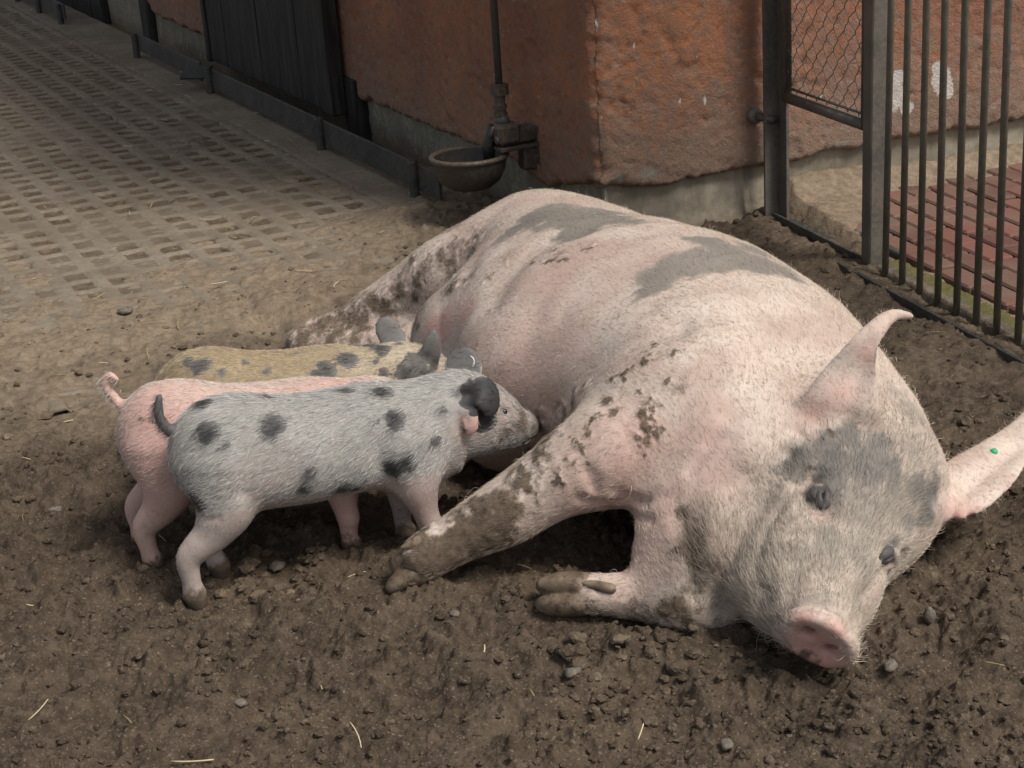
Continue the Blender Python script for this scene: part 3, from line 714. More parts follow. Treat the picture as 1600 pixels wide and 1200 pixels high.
# ---- low iron rails in front of the left wall
def rail(u0, u1, posts, n, zc, h, label, tilt=0.):
    t = thing('low_iron_rail', LW(u0, n, 0), label, 'rail', 'low iron rails along the wall foot')
    ax = XL.copy()
    b = MB(); b.box(LW((u0+u1)/2, n, zc), ax, ((u1-u0)/2, .005, h/2), .0015)
    r_ = b.build('rail_plate', MAT_RAIL, t)
    for u in posts:
        b = MB(); b.pipe([LW(u, n+.014, -.03), LW(u, n+.014, .104), LW(u, n+.014, .108)], [.0155, .0155, .012], 14); b.build('post', MAT_RAIL, t, smooth=False)
    return t
rail(.70, 3.06, (.87, 1.69, 3.0), .150, .058, .082, 'long dark iron rail on short posts running past the plank door')
t = rail(3.14, 4.19, (4.175,), .155, .068, .078, 'short dark iron rail beyond the plank door with a bent end plate')
b = MB(); b.box(LW(3.10, .185, .075), np.array([nrm(np.array([*(WU*.6+NL*.8), .0])), nrm(np.array([*(WU*.8-NL*.6), .45])), nrm(np.cross(np.array([*(WU*.6+NL*.8), .0]), np.array([*(WU*.8-NL*.6), .45])))]), (.06, .045, .005), .001); b.build('end_plate', MAT_RAIL, t)
t = rail(5.55, 6.9, (5.62, 6.2, 6.85), .20, .07, .08, 'farthest dark iron rail at the top left corner of the yard')

# ---- drinking bowl with valve and pipe
BC = LW(.432, .172, .205)
dk = thing('drinking_bowl', LW(.43, .17, 0), 'rusty round iron drinking bowl for animals fixed to the wall under a grey pipe', 'water bowl')
b = MB()
b.lathe(BC, [(r*1.07, z*.88) for r, z in [(.0985, 0), (.0970, -.015), (.092, -.045), (.078, -.080), (.055, -.101), (.025, -.110), (.0001, -.112)]], 56, XL)
b.lathe(BC, [(r*1.07, z*.88) for r, z in [(.092, 0), (.090, -.012), (.085, -.043), (.070, -.074), (.048, -.093), (.018, -.101), (.0001, -.102)]][::-1], 56, XL)
bo = b.build('bowl', MAT_BOWL, dk, smooth=True)
b = MB(); b.lathe(BC, [(r*1.07, z) for r, z in [(.091, -.003), (.092, .003), (.097, .0055), (.103, .003), (.1045, -.002), (.102, -.008), (.097, -.010)]], 64, XL); b.build('rim', MAT_RIM, bo, smooth=True)
b = MB(); b.lathe(BC, [(.0001, -.055), (.086, -.055)], 48, XL)
m = M('stale_water', .08, .5); m.color((.03, .024, .016)); b.build('water', m.m, bo, smooth=True)
b = MB()
b.box(LW(.372, .082, .262), XL, (.030, .034, .030), .011); b.box(LW(.372, .035, .255), XL, (.024, .034, .022), .006); b.box(LW(.375, .055, .2235), XL, (.036, .062, .006), .003)
b.box(LW(.372, .012, .188), XL, (.022, .030, .034), .006); b.box(LW(.372, -.004, .225), XL, (.048, .010, .055), .004)
vb = b.build('valve_body', MAT_CAST, dk)
b = MB(); b.lathe(LW(.360, .116, .250), [(.011, 0), (.011, .004), (.0075, .006), (.0075, .004), (.0001, .004)], 18, (XL[0], XL[2], XL[1])); b.build('bolt', MAT_ZINC, vb)
b = MB(); b.pipe([LW(.392, .108, .283), LW(.400, .118, .258), LW(.402, .124, .225), LW(.398, .128, .185)], [.014, .0175, .0185, .015], 16); b.build('nozzle_tongue', iron('wet_black_iron', (.012, .012, .012), (.05, .04, .03), .3, .22), dk, smooth=True)
b = MB(); b.pipe([LW(.385, .088, 2.7), LW(.385, .088, .395)], .0105, 18); pi = b.build('pipe', MAT_ZINC, dk, smooth=True)
b = MB(); b.pipe([LW(.385, .088, .398), LW(.385, .088, .396), LW(.385, .088, .368), LW(.385, .088, .366)], [.015, .025, .025, .017], 8)
b.pipe([LW(.385, .088, .367), LW(.384, .09, .345), LW(.384, .09, .34)], [.016, .0145, .019], 14); b.pipe([LW(.384, .09, .341), LW(.384, .09, .33)], .0205, 10); b.pipe([LW(.384, .09, .331), LW(.382, .09, .317)], .0155, 14); b.pipe([LW(.382, .09, .319), LW(.382, .09, .309)], .0195, 10)
b.build('coupling', MAT_CAST, pi)
b = MB(); b.pipe([LW(.382, .09, .312), LW(.376, .086, .285)], [.0185, .0195], 16); b.build('inlet_tube', MAT_ZINC, pi, smooth=True)
for z in (1.15, 2.1):
    b = MB(); b.pipe([LW(.385, .02, z), LW(.385, .075, z)], .006, 8); b.lathe(LW(.385, .088, z-.01), [(.0150, 0), (.0165, 0), (.0165, .02), (.0150, .02)], 18, XL); b.build('clamp', MAT_ZINC, pi)

# ---- wire gate between the wall and the fence post
GA = np.array([.748, 4.372]); GB = np.array([.897, 3.893]); GD = (GB-GA)/np.linalg.norm(GB-GA); GN = np.array([-GD[1], GD[0]])
if GN@np.array([1., 0]) > 0: GN = -GN                       # towards the pen
GX3 = np.array([[*GD, 0], [*GN, 0], [0, 0, 1]])
def G3(s, n, z): p = GA+GD*s+GN*n; return np.array([p[0], p[1], z])
GL = np.linalg.norm(GB-GA)
gp = thing('gate_post', G3(0, 0, 0), 'dark angle iron gate post bolted to the orange wall', 'post')
b = MB(); b.box(G3(-.012, .012, 1.0), GX3, (.0045, .024, 1.05), .001); b.box(G3(.014, -.008, 1.0), GX3, (.024, .0045, 1.049), .001); b.build('angle_iron', MAT_IRON, gp)
b = MB(); b.pipe([np.array([*(C0+WV*.47+NR*.005), .29]), np.array([*(C0+WV*.49+NR*.07), .287]), G3(-.012, .02, .287)], .012, 12)
b.lathe(np.array([*(C0+WV*.468+NR*.0), .290]), [(.022, 0), (.022, .012), (.014, .016), (.0001, .016)], 12, (XR[0], XR[2], XR[1])); b.build('wall_bracket', MAT_IRON, gp, smooth=True)
gt = thing('wire_gate', G3(.05, 0, .3), 'small dark tube gate filled with chain link mesh, beside the orange wall', 'gate')
b = MB(); z0, z1 = .352, 1.95; s0, s1 = .048, GL-.045
b.pipe([G3(s0, 0, z0-.006), G3(s0, 0, z1)], .0135, 14); b.pipe([G3(s0, 0, z0), G3(s1, 0, z0)], .0145, 14); b.pipe([G3(s1, 0, z0-.006), G3(s1, 0, z1)], .0135, 14); b.pipe([G3(s0, 0, z1), G3(s1, 0, z1)], .0135, 14)
b.build('gate_frame', MAT_IRON, gt, smooth=True)
b = MB(); b.pipe([G3(s0+.02, 0, z0+.026), G3(s1-.01, 0, z0+.026)], .004, 8); b.pipe([G3(s0+.022, 0, z0+.026), G3(s0+.022, 0, z1-.03)], .004, 8); b.build('tension_rod', MAT_IRON, gt, smooth=True)
b = MB(); pw, ph = .0262, .0275; nw = int((s1-s0-.03)/pw)
for i in range(nw+1):
    pts = []; k = 0; z = z0+.020
    while z < z1-.02:
        sgn = 1 if (k+i) % 2 else -1
        for e in (-.32, .32): pts.append(G3(s0+.022+pw*i+sgn*pw*.53, sgn*.0022*(1 if i % 2 else -1), z+e*ph*.30+(e < 0)*0))
        z += ph; k += 1
    b.pipe(pts, .00125, 5, cap=False)
b.build('chain_link_mesh', MAT_IRON, gt, smooth=True)
for z in (.75, 1.6):
    b = MB(); b.pipe([G3(.03, .0, z-.03), G3(.03, .0, z+.03)], .011, 12); b.build('hinge', MAT_IRON, gt)

# ---- bar fence
FA = W(1383, 432, .012)[:2]; FB = W(1590, 540, .012)[:2]; FD = (FB-FA)/np.linalg.norm(FB-FA); FN = np.array([FD[1], -FD[0]])
if FN[0] > 0: FN = -FN
FX3 = np.array([[*FD, 0], [*FN, 0], [0, 0, 1]])
def F3(s, n, z): p = FA+FD*s+FN*n; return np.array([p[0], p[1], z])
fc = thing('bar_fence', F3(0, 0, 0), 'fence of thin upright dark bars behind the sow, with a square post', 'fence')
b = MB(); b.box(np.array([*(W(1364, 424, 0)[:2]), .98]), GX3, (.0215, .0215, 1.05), .003); b.build('post', MAT_IRON, fc)
SP = np.linalg.norm(FB-FA)/7
b = MB()
b.pipe([(0, 0, -.02), (0, 0, 1.92)], .0079, 14); bar_me = None
for i in range(14):
    if bar_me is None:
        o = b.build('bar', MAT_BAR, fc, smooth=True); bar_me = o.data
    else:
        o = bpy.data.objects.new('bar', bar_me); COL.objects.link(o); o.parent = fc; o.matrix_parent_inverse = fc.matrix_world.inverted()
    o.location = Vector(tuple(F3(SP*i, 0, .0))); o.rotation_euler = (.004*math.sin(i*2.3), .006*math.cos(i*1.7), i)
b = MB(); b.box(F3(.48, 0, 1.93), FX3, (.60, .018, .014), .003); b.build('top_rail', MAT_IRON, fc); b = MB(); b.box(F3(.48, 0, 1.02), FX3, (.60, .0035, .016), .001); b.build('cross_rail', MAT_IRON, fc)
# low kerb under the bars with moss, and the half buried iron strip
kb = thing('kerb', F3(.3, -.05, 0), 'low earthy kerb with yellow green moss behind the bars at the brick floor', 'kerb')
s_ = np.linspace(-.06, 1.15, 200); q_ = np.linspace(-.085, .012, 24); S2, Q2 = np.meshgrid(s_, q_, indexing='ij')
zk = .034*sstep(.010, -.006, Q2)*sstep(-.09, -.075, Q2)-.008+.004*fbm(S2, Q2, f=30, o=3)
Pk = np.array([F3(0, 0, 0)])+S2[..., None]*np.array([*FD, 0])+Q2[..., None]*np.array([*FN, 0]); Pk[..., 2] = zk
I = np.arange(S2.size).reshape(S2.shape)
o = obj('kerb_stone', Pk.reshape(-1, 3), np.stack([I[:-1, :-1], I[1:, :-1], I[1:, 1:], I[:-1, 1:]], -1).reshape(-1, 4), MAT_MOSS, kb)
attr(o, 'mask', np.repeat((1.1*sstep(-.012, -.045, Q2)).ravel()[:, None], 3, 1))
th = thing('threshold_strip', G3(.2, .03, 0), 'dark iron threshold strip in the soil running under the gate and along the bars', 'threshold')
b = MB(); b.box(G3(GL/2, .016, .008), GX3, (GL/2, .004, .026), .001); b.box(G3(GL/2, -.012, .012), GX3, (GL/2-.01, .018, .006), .001); b.box(G3(GL/2, -.075, .016), GX3, (GL/2+.02, .012, .022), .003)
b.build('iron_strip', MAT_RAIL, th)
b = MB(); b.box(F3(.5, .062, .006), FX3, (.62, .005, .020), .001); b.build('iron_strip', MAT_RAIL, th)

# ---- red brick floor beyond the fence
BO = F3(0, -.082, 0)[:2]; V_, F_, Mk = [], [], []
bl, bw = .150, .076; rb = np.random.default_rng(11)
b = MB(); cols = []
for i in range(-3, 30):
    for j in range(0, 22):
        sx = (i+.5*(j % 2))*bl; sn = -(j+.5)*bw
        p = BO+FD*(sx-.9)+FN*sn
        v, nr = vn(p[0], p[1])
        e_ = (p[0]-1.017)*.958-(p[1]-4.283)*.285
        if nr < .04 or e_ < -.16: continue
        k = len(b.V); z = .018+.0012*rb.normal()
        ax = FX3.copy(); tl = rb.normal()*.004; ax = np.array([ax[0]+[0, 0, tl], ax[1], ax[2]]); ax[0] /= np.linalg.norm(ax[0])
        b.box((p[0], p[1], z), ax, (bl/2-.0045, bw/2-.0040, .02), .005)
        dirt = float(np.clip(.8*sstep(.10, .03, nr)+.95*sstep(.0, -.10, e_), 0, 1))
        cols += [(rb.random(), dirt, 0)]*(len(b.V)-k)
o = b.build('brick_paving', MAT_BRICK, kind='structure'); attr(o, 'mask', np.array(cols))
# earth between the bricks and against the wall
v_ = np.linspace(.05, 3.4, 290); n2_ = np.linspace(-.03, 2.2, 160); VV, N2 = np.meshgrid(v_, n2_, indexing='ij')
px = C0[0]+WV[0]*VV+NR[0]*N2; py = C0[1]+WV[1]*VV+NR[1]*N2
side = (px-FA[0])*FN[0]+(py-FA[1])*FN[1]                # <0 beyond the fence
ze = .030+.05*np.exp(-(N2/.05)**2)*(1-.3*sstep(.8, 1.6, VV))-.012*sstep(.05, .35, N2)-.0*VV+.007*fbm(px, py, f=12, o=4)+.003*fbm(px, py, f=60, o=2)
ee = (px-1.017)*.958-(py-4.283)*.285; ze = ze+.026*sstep(.02, -.10, ee)+.005*(fbm(px, py, f=5, o=2) > .15); ze = np.where(side > -.06, np.minimum(ze, .012-.6*(side+.06)), ze)
I = np.arange(VV.size).reshape(VV.shape)
o = obj('earth_path', np.stack([px, py, ze], -1).reshape(-1, 3), np.stack([I[:-1, :-1], I[:-1, 1:], I[1:, 1:], I[1:, :-1]], -1).reshape(-1, 4), MAT_SOIL, kind='structure')
attr(o, 'mask', np.tile([.75, .5, 0], (VV.size, 1)))
# ================================================================ animals
def pig_skin(name, A, B, pinkc, patch, dark, mud=(.115, .082, .052), bumpd=.0012, rough=.62, tan=(.42, .29, .14), dust=(.27, .205, .155), e0=.28, e1=.72):
    m = M(name, rough, .35)
    pa, mu, pk = m.attr('mask'); dk, hf_, tn = m.attr('mask2')
    n1 = m.noise(9, 4, .6); n2 = m.noise(70, 5, .65); n3 = m.noise(260, 3, .6)
    c = m.mix(m.ramp(n1, .35, .68), A, B)
    c = m.mix(m.ramp(n3, .58, .75, 0, .35), c, tuple(x*.72 for x in A))
    n4 = m.noise(120, 4, .7); n5 = m.noise(6, 3, .6)
    c = m.mix(tn, c, m.mix(m.ramp(n2, .35, .65), tan, tuple(x*.66 for x in tan)))
    c = m.mix(m.math('MULTIPLY', m.ramp(n4, .50, .66), m.ramp(n5, .36, .62, .18, .80)), c, dust)
    c = m.mix(pk, c, pinkc)
    c = m.mix(m.ramp(m.math('ADD', pa, m.math('ADD', m.math('MULTIPLY', m.math('SUBTRACT', n2, .5), .45), m.math('MULTIPLY', m.math('SUBTRACT', n3, .5), .25))), e0, e1, 0, .95), c, m.mix(dk, m.mix(m.ramp(n1, .35, .65), patch, tuple(x*.78 for x in patch)), dark))
    nm = m.noise(32, 6, .68); mm = m.math('ADD', mu, m.math('ADD', m.math('MULTIPLY', m.math('SUBTRACT', nm, .5), 1.35), m.math('MULTIPLY', m.math('SUBTRACT', n3, .5), .3)))
    mf = m.ramp(mm, .36, .74, 0, .94)
    c = m.mix(mf, c, m.mix(m.ramp(n2, .35, .65), tuple(x*1.25 for x in mud), tuple(x*.55 for x in mud)))
    c = m.mix(hf_, c, (.05, .035, .028))
    m.color(c)
    m.b.inputs['Subsurface Weight'].default_value = .10; m.b.inputs['Subsurface Radius'].default_value = (.012, .005, .003); m.b.inputs['Subsurface Scale'].default_value = 1.
    m.rough(m.ramp(mf, 0, 1, rough, .9))
    m.bump(m.math('ADD', m.math('ADD', m.math('MULTIPLY', n2, .8), n3), m.math('MULTIPLY', mf, .8)), .55, bumpd)
    return m.m
m = M('pig_hair', .5, .4); m.color(m.attrcol('hcol')); MAT_HAIR = m.m
m = M('eyeball', .08, .6); m.color((.010, .007, .006)); MAT_EYE = m.m
m = M('hoof_horn', .6, .35); n1 = m.noise(30, 4, .6, stretch=(1, 1, 2)); n2 = m.noise(140, 3)
c = m.mix(m.ramp(n1, .35, .65), (.135, .098, .066), (.25, .19, .135)); n3 = m.noise(60, 5, .7); m.color(m.mix(m.ramp(n3, .46, .62, 0, .85), c, (.075, .054, .037))); m.bump(n3, .5, .002); MAT_HOOF = m.m
m = M('tag_metal', .35, .5); m.color((.62, .58, .48)); MAT_TAG = m.m
m = M('tag_green', .45, .5); m.color((.05, .42, .20)); MAT_GREEN = m.m

EYE = np.array([0, 0, 1.25])
class Skin:
    """surface of one animal with painted markings"""
    def __init__(s, f, smooth=4):
        s.V, s.F = f.mesh(smooth); s.N = vnormals(s.V, s.F); n = len(s.V)
        s.patch = np.zeros(n); s.mud = np.zeros(n); s.pink = np.zeros(n); s.dark = np.zeros(n); s.black = np.zeros(n); s.tan = np.zeros(n)
        R = np.array([[.997688, -.067958, 0], [-.024107, -.353916, .934966], [-.063539, -.932805, -.354736]])
        q = (s.V-EYE)@R; s.q = q[:, :2]/q[:, 2:]*2624+[800, 600]; s.z = q[:, 2]
    def at(s, px, py):
        """surface point met by the sight line through a photo pixel"""
        d = np.hypot(s.q[:, 0]-px, s.q[:, 1]-py)
        i = np.where(d < 7)[0]
        if not len(i): i = np.argsort(d)[:4]
        return s.V[i[np.argmin(s.z[i])]]
    def blob(s, L, soft=.05, nz=0., nf=30.):
        r = np.zeros(len(s.V))
        w = nz*fbm(s.V[:, 0], s.V[:, 1], s.V[:, 2], f=nf, o=3) if nz else 0.
        for b in L:
            c = s.at(b[0], b[1]) if len(b) == 3 else np.array(b[:3]); rad = b[-1]
            d = np.linalg.norm(s.V-c, axis=1)
            r = np.maximum(r, np.clip(.5+(rad-d+w)/soft, 0, 1))
        return r
    def crease(s, pts, depth, width):
        """press a fold (or raise a ridge, depth < 0) along a line on the skin"""
        C = catmull(np.array([s.at(*p) for p in pts]), 8); d = np.full(len(s.V), 9.)
        for p in C: d = np.minimum(d, np.linalg.norm(s.V-p, axis=1))
        s.V = s.V-s.N*(depth*np.exp(-(d/width)**2))[:, None]; s.N = vnormals(s.V, s.F)
    def finish(s, name, mat, parent):
        o = obj(name, s.V, s.F[:, ::1], mat, parent)
        attr(o, 'mask', np.stack([s.patch, s.mud, s.pink], 1)); attr(o, 'mask2', np.stack([s.dark, s.black, s.tan], 1))
        return o
def hair(name, sk, n, flow, length, colf, parent, rad=.00022, lean=.86, seed=1, keep=None, jit=.35, curl=.25, dk=.15):
    rg = np.random.default_rng(seed)
    V, F, N = sk.V, sk.F, sk.N
    w = np.linalg.norm(np.cross(V[F[:, 2]]-V[F[:, 0]], V[F[:, 3]]-V[F[:, 1]]), axis=1)
    if keep is not None: w = w*keep[F].mean(1)
    fi = rg.choice(len(F), n, p=w/w.sum())
    a, b = rg.random((2, n, 1)); q = F[fi]
    P = (V[q[:, 0]]*(1-a)+V[q[:, 1]]*a)*(1-b)+(V[q[:, 3]]*(1-a)+V[q[:, 2]]*a)*b
    vi = q[np.arange(n), rg.integers(0, 4, n)]
    Nn = N[vi]
    D = flow(P); D = D+jit*rg.normal(size=(n, 3))
    D = D-Nn*(D*Nn).sum(1, keepdims=True); D /= np.linalg.norm(D, axis=1, keepdims=True)+1e-9
    L = length(P, vi)*rg.uniform(.6, 1.25, n); L = L[:, None]
    d0 = D*lean+Nn*math.sqrt(max(1-lean*lean, .02)); lf = rg.normal(size=(n, 3))*curl
    p0 = P-Nn*.0012
    p1 = p0+d0*L*.4
    p2 = p1+(D*(lean+.06)+Nn*.20+lf*.4)*L*.34; p3 = p2+(D+Nn*.05+lf)*L*.30
    pts = np.stack([p0, p1, p2, p3], 1).astype(np.float32)
    hc = bpy.data.hair_curves.new(name); hc.add_curves([4]*n)
    hc.points.foreach_set('position', pts.ravel())
    r = np.tile(np.array([1, .9, .65, .12], np.float32)*rad, n)*np.repeat(rg.uniform(.7, 1.3, n), 4)
    hc.points.foreach_set('radius', r.astype(np.float32))
    C = colf(P, vi)*rg.uniform(.75, 1.2, (n, 1)); t_ = rg.random((n, 1)); C = np.clip(C*np.where(t_ < dk, .45, np.where(t_ > 1-dk*.8, 1.35, 1.)), 0, .85)
    at_ = hc.attributes.new('hcol', 'FLOAT_COLOR', 'CURVE')
    at_.data.foreach_set('color', np.concatenate([C, np.ones((n, 1))], 1).astype(np.float32).ravel())
    hc.materials.append(MAT_HAIR)
    o = bpy.data.objects.new(name, hc); COL.objects.link(o); o.parent = parent; o.matrix_parent_inverse = parent.matrix_world.inverted()
    o['kind'] = 'stuff'
    return o
def small_mesh(name, lo, hi, vox, fn, mat, parent, smooth=2, **t):
    f = Field(lo, hi, vox); fn(f); V, F = f.mesh(smooth); return obj(name, V, F, mat, parent, **t)
def mixc(a, b, t): return np.asarray(a)*(1-t[:, None])+np.asarray(b)*t[:, None]
def ball_mesh(name, c, r, mat, parent, n=24):
    b = MB(); b.lathe(c, [(r*math.sin(math.pi*k/14)+1e-5, r*math.cos(math.pi*k/14)) for k in range(15)][::-1], n); return b.build(name, mat, parent, smooth=True)

# ---------------------------------------------------------------- the sow
sow = thing('sow', (.25, 3.0, 0), 'huge pink white sow with grey patches lying on her side on the soil', 'pig')
S = Skin(sow_shape(.0043), 5)
S.V = S.V+S.N*(.0035*fbm(S.V[:, 0], S.V[:, 1], S.V[:, 2], f=7, o=2)*sstep(.02, .1, S.V[:, 2]))[:, None]
for pts, dep, wid in (([(1262, 742), (1225, 775), (1196, 820), (1180, 880), (1188, 930)], .007, .010), ([(1300, 800), (1255, 835), (1232, 885)], .004, .010), ([(1285, 815), (1245, 850)], -.004, .010),
        ([(1225, 705), (1170, 800), (1128, 890), (1125, 960)], .012, .022), ([(905, 785), (950, 796), (1000, 788)], .006, .010), ([(925, 768), (965, 806), (1010, 812)], .005, .009), ([(915, 745), (985, 785), (1050, 770)], .004, .012),
        ([(1222, 962), (1262, 944), (1312, 962)], .004, .007), ([(1215, 940), (1265, 925), (1318, 942)], .003, .007), ([(1395, 885), (1362, 925), (1342, 975)], .006, .009), ([(1242, 668), (1262, 690), (1300, 690)], .005, .008),
        ([(850, 645), (880, 600), (930, 555), (1000, 520), (1050, 505)], .013, .030), ([(765, 462), (795, 415), (850, 372), (905, 352)], .012, .045), ([(1060, 500), (1140, 480), (1230, 490)], .005, .05), ([(1130, 640), (1180, 590), (1230, 560)], .004, .02), ([(1100, 690), (1150, 640), (1200, 620)], .003, .012), ([(1075, 730), (1110, 690), (1140, 680)], .003, .010), ([(690, 470), (720, 440), (735, 400)], .006, .025), ([(1060, 800), (1075, 860), (1085, 930)], .010, .016), ([(1110, 780), (1120, 860), (1135, 920)], -.006, .02),
        ([(1255, 830), (1225, 900), (1215, 960)], -.005, .012), ([(1281+26*math.cos(w), 768+22*math.sin(w)) for w in np.linspace(0, 6.0, 10)], .0040, .0045), ([(1281+17*math.cos(w), 767+14*math.sin(w)) for w in np.linspace(0, 6.0, 8)], -.0030, .0045), ([(1281+38*math.cos(w), 770+32*math.sin(w)) for w in np.linspace(.4, 2.9, 7)], .0035, .005), ([(1282+36*math.cos(w), 766+32*math.sin(w)) for w in np.linspace(3.5, 6.0, 7)], .0030, .005), ([(1410, 850), (1392, 858), (1378, 880)], .004, .006), ([(1372, 892), (1386, 900), (1402, 888)], .003, .006), ([(1225, 985), (1205, 965), (1196, 930)], .004, .007), ([(1330, 985), (1345, 950), (1350, 915)], .003, .007), ([(1235, 930), (1270, 912), (1312, 922)], .0025, .006), ([(1284, 800), (1262, 806), (1240, 820)], .003, .006), ([(1205, 1022), (1188, 985), (1182, 950)], .006, .008),
        ([(1318, 648), (1345, 590), (1364, 540)], .008, .020), ([(1470, 775), (1530, 742), (1590, 690)], .009, .018), ([(960, 800), (900, 830), (850, 850)], .003, .01), ([(870, 640), (905, 700), (915, 750)], .004, .03), ([(760, 600), (800, 560), (830, 500)], .004, .03), ([(880, 480), (940, 450), (1000, 430)], .003, .03), ([(1290, 745), (1262, 750), (1248, 775)], -.004, .008), ([(1150, 760), (1200, 720), (1235, 700)], .004, .010)):
    S.crease(pts, dep, wid)
S.patch = S.blob([(850, 328, .075), (905, 330, .085), (950, 335, .05), (985, 340, .03), (800, 352, .045), (780, 372, .022), (900, 352, .05),
    (1030, 425, .045), (1070, 408, .055), (1110, 398, .065), (1160, 398, .07), (1205, 408, .055), (1230, 420, .035), (1000, 450, .024), (985, 468, .014), (1120, 375, .05), (1180, 385, .04)], .065, .022, 22)
hp = S.blob([(1250, 708, .026), (1232, 728, .020), (1290, 688, .024), (1330, 678, .026), (1375, 690, .024), (1310, 715, .034), (1355, 722, .036), (1395, 720, .022), (1280, 768, .024), (1300, 740, .028),
    (1440, 765, .026), (1462, 775, .03), (1455, 800, .028), (1425, 815, .018), (1468, 745, .016), (1400, 760, .018), (1395, 872, .016), (1405, 850, .012)], .035, .010, 45)
mute = .60*S.blob([(1340, 790, .09), (1400, 790, .07), (1300, 850, .07), (1250, 850, .06), (1350, 870, .06), (1290, 935, .03), (1200, 790, .05), (1180, 860, .05), (1190, 940, .05), (1350, 930, .04), (1430, 640, .05), (1440, 700, .05), (1080, 880, .035), (1100, 800, .03), (1090, 930, .05)], .13, .03, 30)
S.patch = np.maximum(np.maximum(S.patch, hp), mute)
S.dark = np.maximum(.45*hp, S.blob([(1280, 768, .025), (1265, 772, .016), (1397, 868, .016)], .022, .006, 60))
S.tan = np.clip(1.05*mute-.5*S.blob([(1290, 800, .022), (1320, 810, .015), (1245, 835, .014), (1260, 960, .03)], .04), 0, 1); hp = np.maximum(hp, S.blob([(1280, 768, .026), (1265, 772, .018), (1397, 868, .017)], .020)); mute = 0*mute
S.mud = np.maximum(.62*S.blob([(700, 385, .06), (660, 425, .055), (740, 375, .05), (620, 450, .05), (590, 475, .05), (560, 490, .06), (500, 520, .09), (780, 345, .03), (640, 400, .05), (700, 440, .05), (790, 400, .03), (640, 470, .05),
      (730, 420, .04), (760, 430, .03), (690, 340, .05), (850, 375, .02), (910, 380, .02)], .10, .03, 14),
    .70*S.blob([(900, 600, .022), (885, 625, .026), (868, 650, .03), (850, 680, .034), (832, 712, .036), (812, 745, .036), (855, 630, .026), (835, 660, .028), (815, 700, .030), (795, 740, .032), (775, 780, .045), (740, 815, .05), (700, 840, .05), (660, 865, .05), (630, 890, .05), (760, 840, .05), (810, 800, .03),
      (840, 790, .014), (1075, 830, .018), (1070, 860, .02), (1068, 800, .014), (1085, 890, .02), (1060, 960, .04), (1000, 965, .03), (920, 950, .03), (1240, 1053, .015), (1262, 1058, .013), (1226, 1036, .013), (1285, 1060, .010), (1222, 1022, .008), (1305, 1055, .006), (1150, 1010, .03), (1190, 1030, .03)], .065, .024, 28))
sp = .80*S.blob([(1015, 530, .010), (1005, 560, .012), (975, 580, .010), (990, 610, .010), (1020, 620, .010), (955, 590, .008), (1005, 650, .016), (1015, 675, .014), (900, 690, .016), (925, 650, .010), (915, 670, .010), (885, 720, .011), (905, 735, .009), (870, 745, .012), (945, 620, .008), (1035, 590, .008),
      (1050, 545, .008), (960, 640, .009), (915, 382, .014), (880, 400, .014), (850, 405, .012), (830, 400, .012), (860, 385, .010), (1000, 690, .010), (790, 770, .012), (1300, 668, .004), (825, 760, .014), (810, 735, .014)], .030, .022, 75)
S.mud = np.maximum.reduce([S.mud, sp, .90*S.blob([(775, 790, .035), (745, 812, .045), (715, 840, .05), (690, 855, .05), (665, 868, .05), (640, 880, .04), (780, 830, .03), (740, 850, .05), (1240, 1053, .015), (1262, 1058, .013), (1226, 1036, .012), (1285, 1060, .010), (1075, 830, .016), (1070, 858, .018), (1068, 800, .012), (1084, 888, .018), (1060, 955, .028)], .06, .022, 28), .45*S.blob([(1262, 955, .02), (1230, 960, .014), (1300, 955, .016), (1318, 1000, .01), (1225, 1010, .012)], .03, .01, 60), .40*S.blob([(1010, 560, .05), (1010, 640, .05), (960, 610, .04), (920, 680, .04), (1040, 600, .04), (740, 530, .05), (760, 480, .05), (800, 390, .05), (880, 385, .05), (930, 380, .03), (700, 470, .05), (1120, 880, .05), (1090, 820, .05), (980, 880, .05)], .09, .03, 25)])
S.pink = np.clip(.75*S.blob([(690, 505, .04), (670, 520, .04), (720, 490, .03)], .05)+.38*S.blob([(960, 800, .06), (940, 760, .05), (1000, 840, .05), (960, 860, .04), (980, 700, .06), (1040, 760, .04), (1100, 700, .05)], .10)
    +.7*S.blob([(1275, 1030, .040), (1270, 1005, .034), (1250, 975, .016), (1300, 985, .014)], .03)+.55*S.blob([(1268, 640, .014), (1310, 610, .02), (1505, 805, .03), (1350, 560, .012)], .04)
    +.6*S.blob([(1290, 795, .012), (1320, 800, .012)], .03)+.25*S.blob([(800, 530, .1), (780, 600, .1), (870, 430, .08), (850, 500, .08)], .15), 0, 1)
S.mud = np.maximum(S.mud, .66*S.blob([(440, 532, .09), (480, 525, .10), (540, 505, .10), (520, 515, .10), (600, 480, .07), (650, 440, .06), (700, 400, .06), (650, 490, .05)], .12, .02, 20))
g = 1-sstep(.0, .07, S.V[:, 2]); S.mud = np.maximum(S.mud, .75*g)
S.V = S.V+S.N*(sstep(.45, .75, S.mud+.35*fbm(S.V[:, 0], S.V[:, 1], S.V[:, 2], f=45, o=2))*(.0022+.0018*fbm(S.V[:, 0], S.V[:, 1], S.V[:, 2]+3, f=70, o=2)))[:, None]
body = S.finish('body', pig_skin('sow_skin', (.510, .388, .330), (.645, .540, .465), (.56, .285, .250), (.270, .240, .205), (.060, .056, .055), mud=(.105, .074, .047), tan=(.30, .25, .20)), sow)
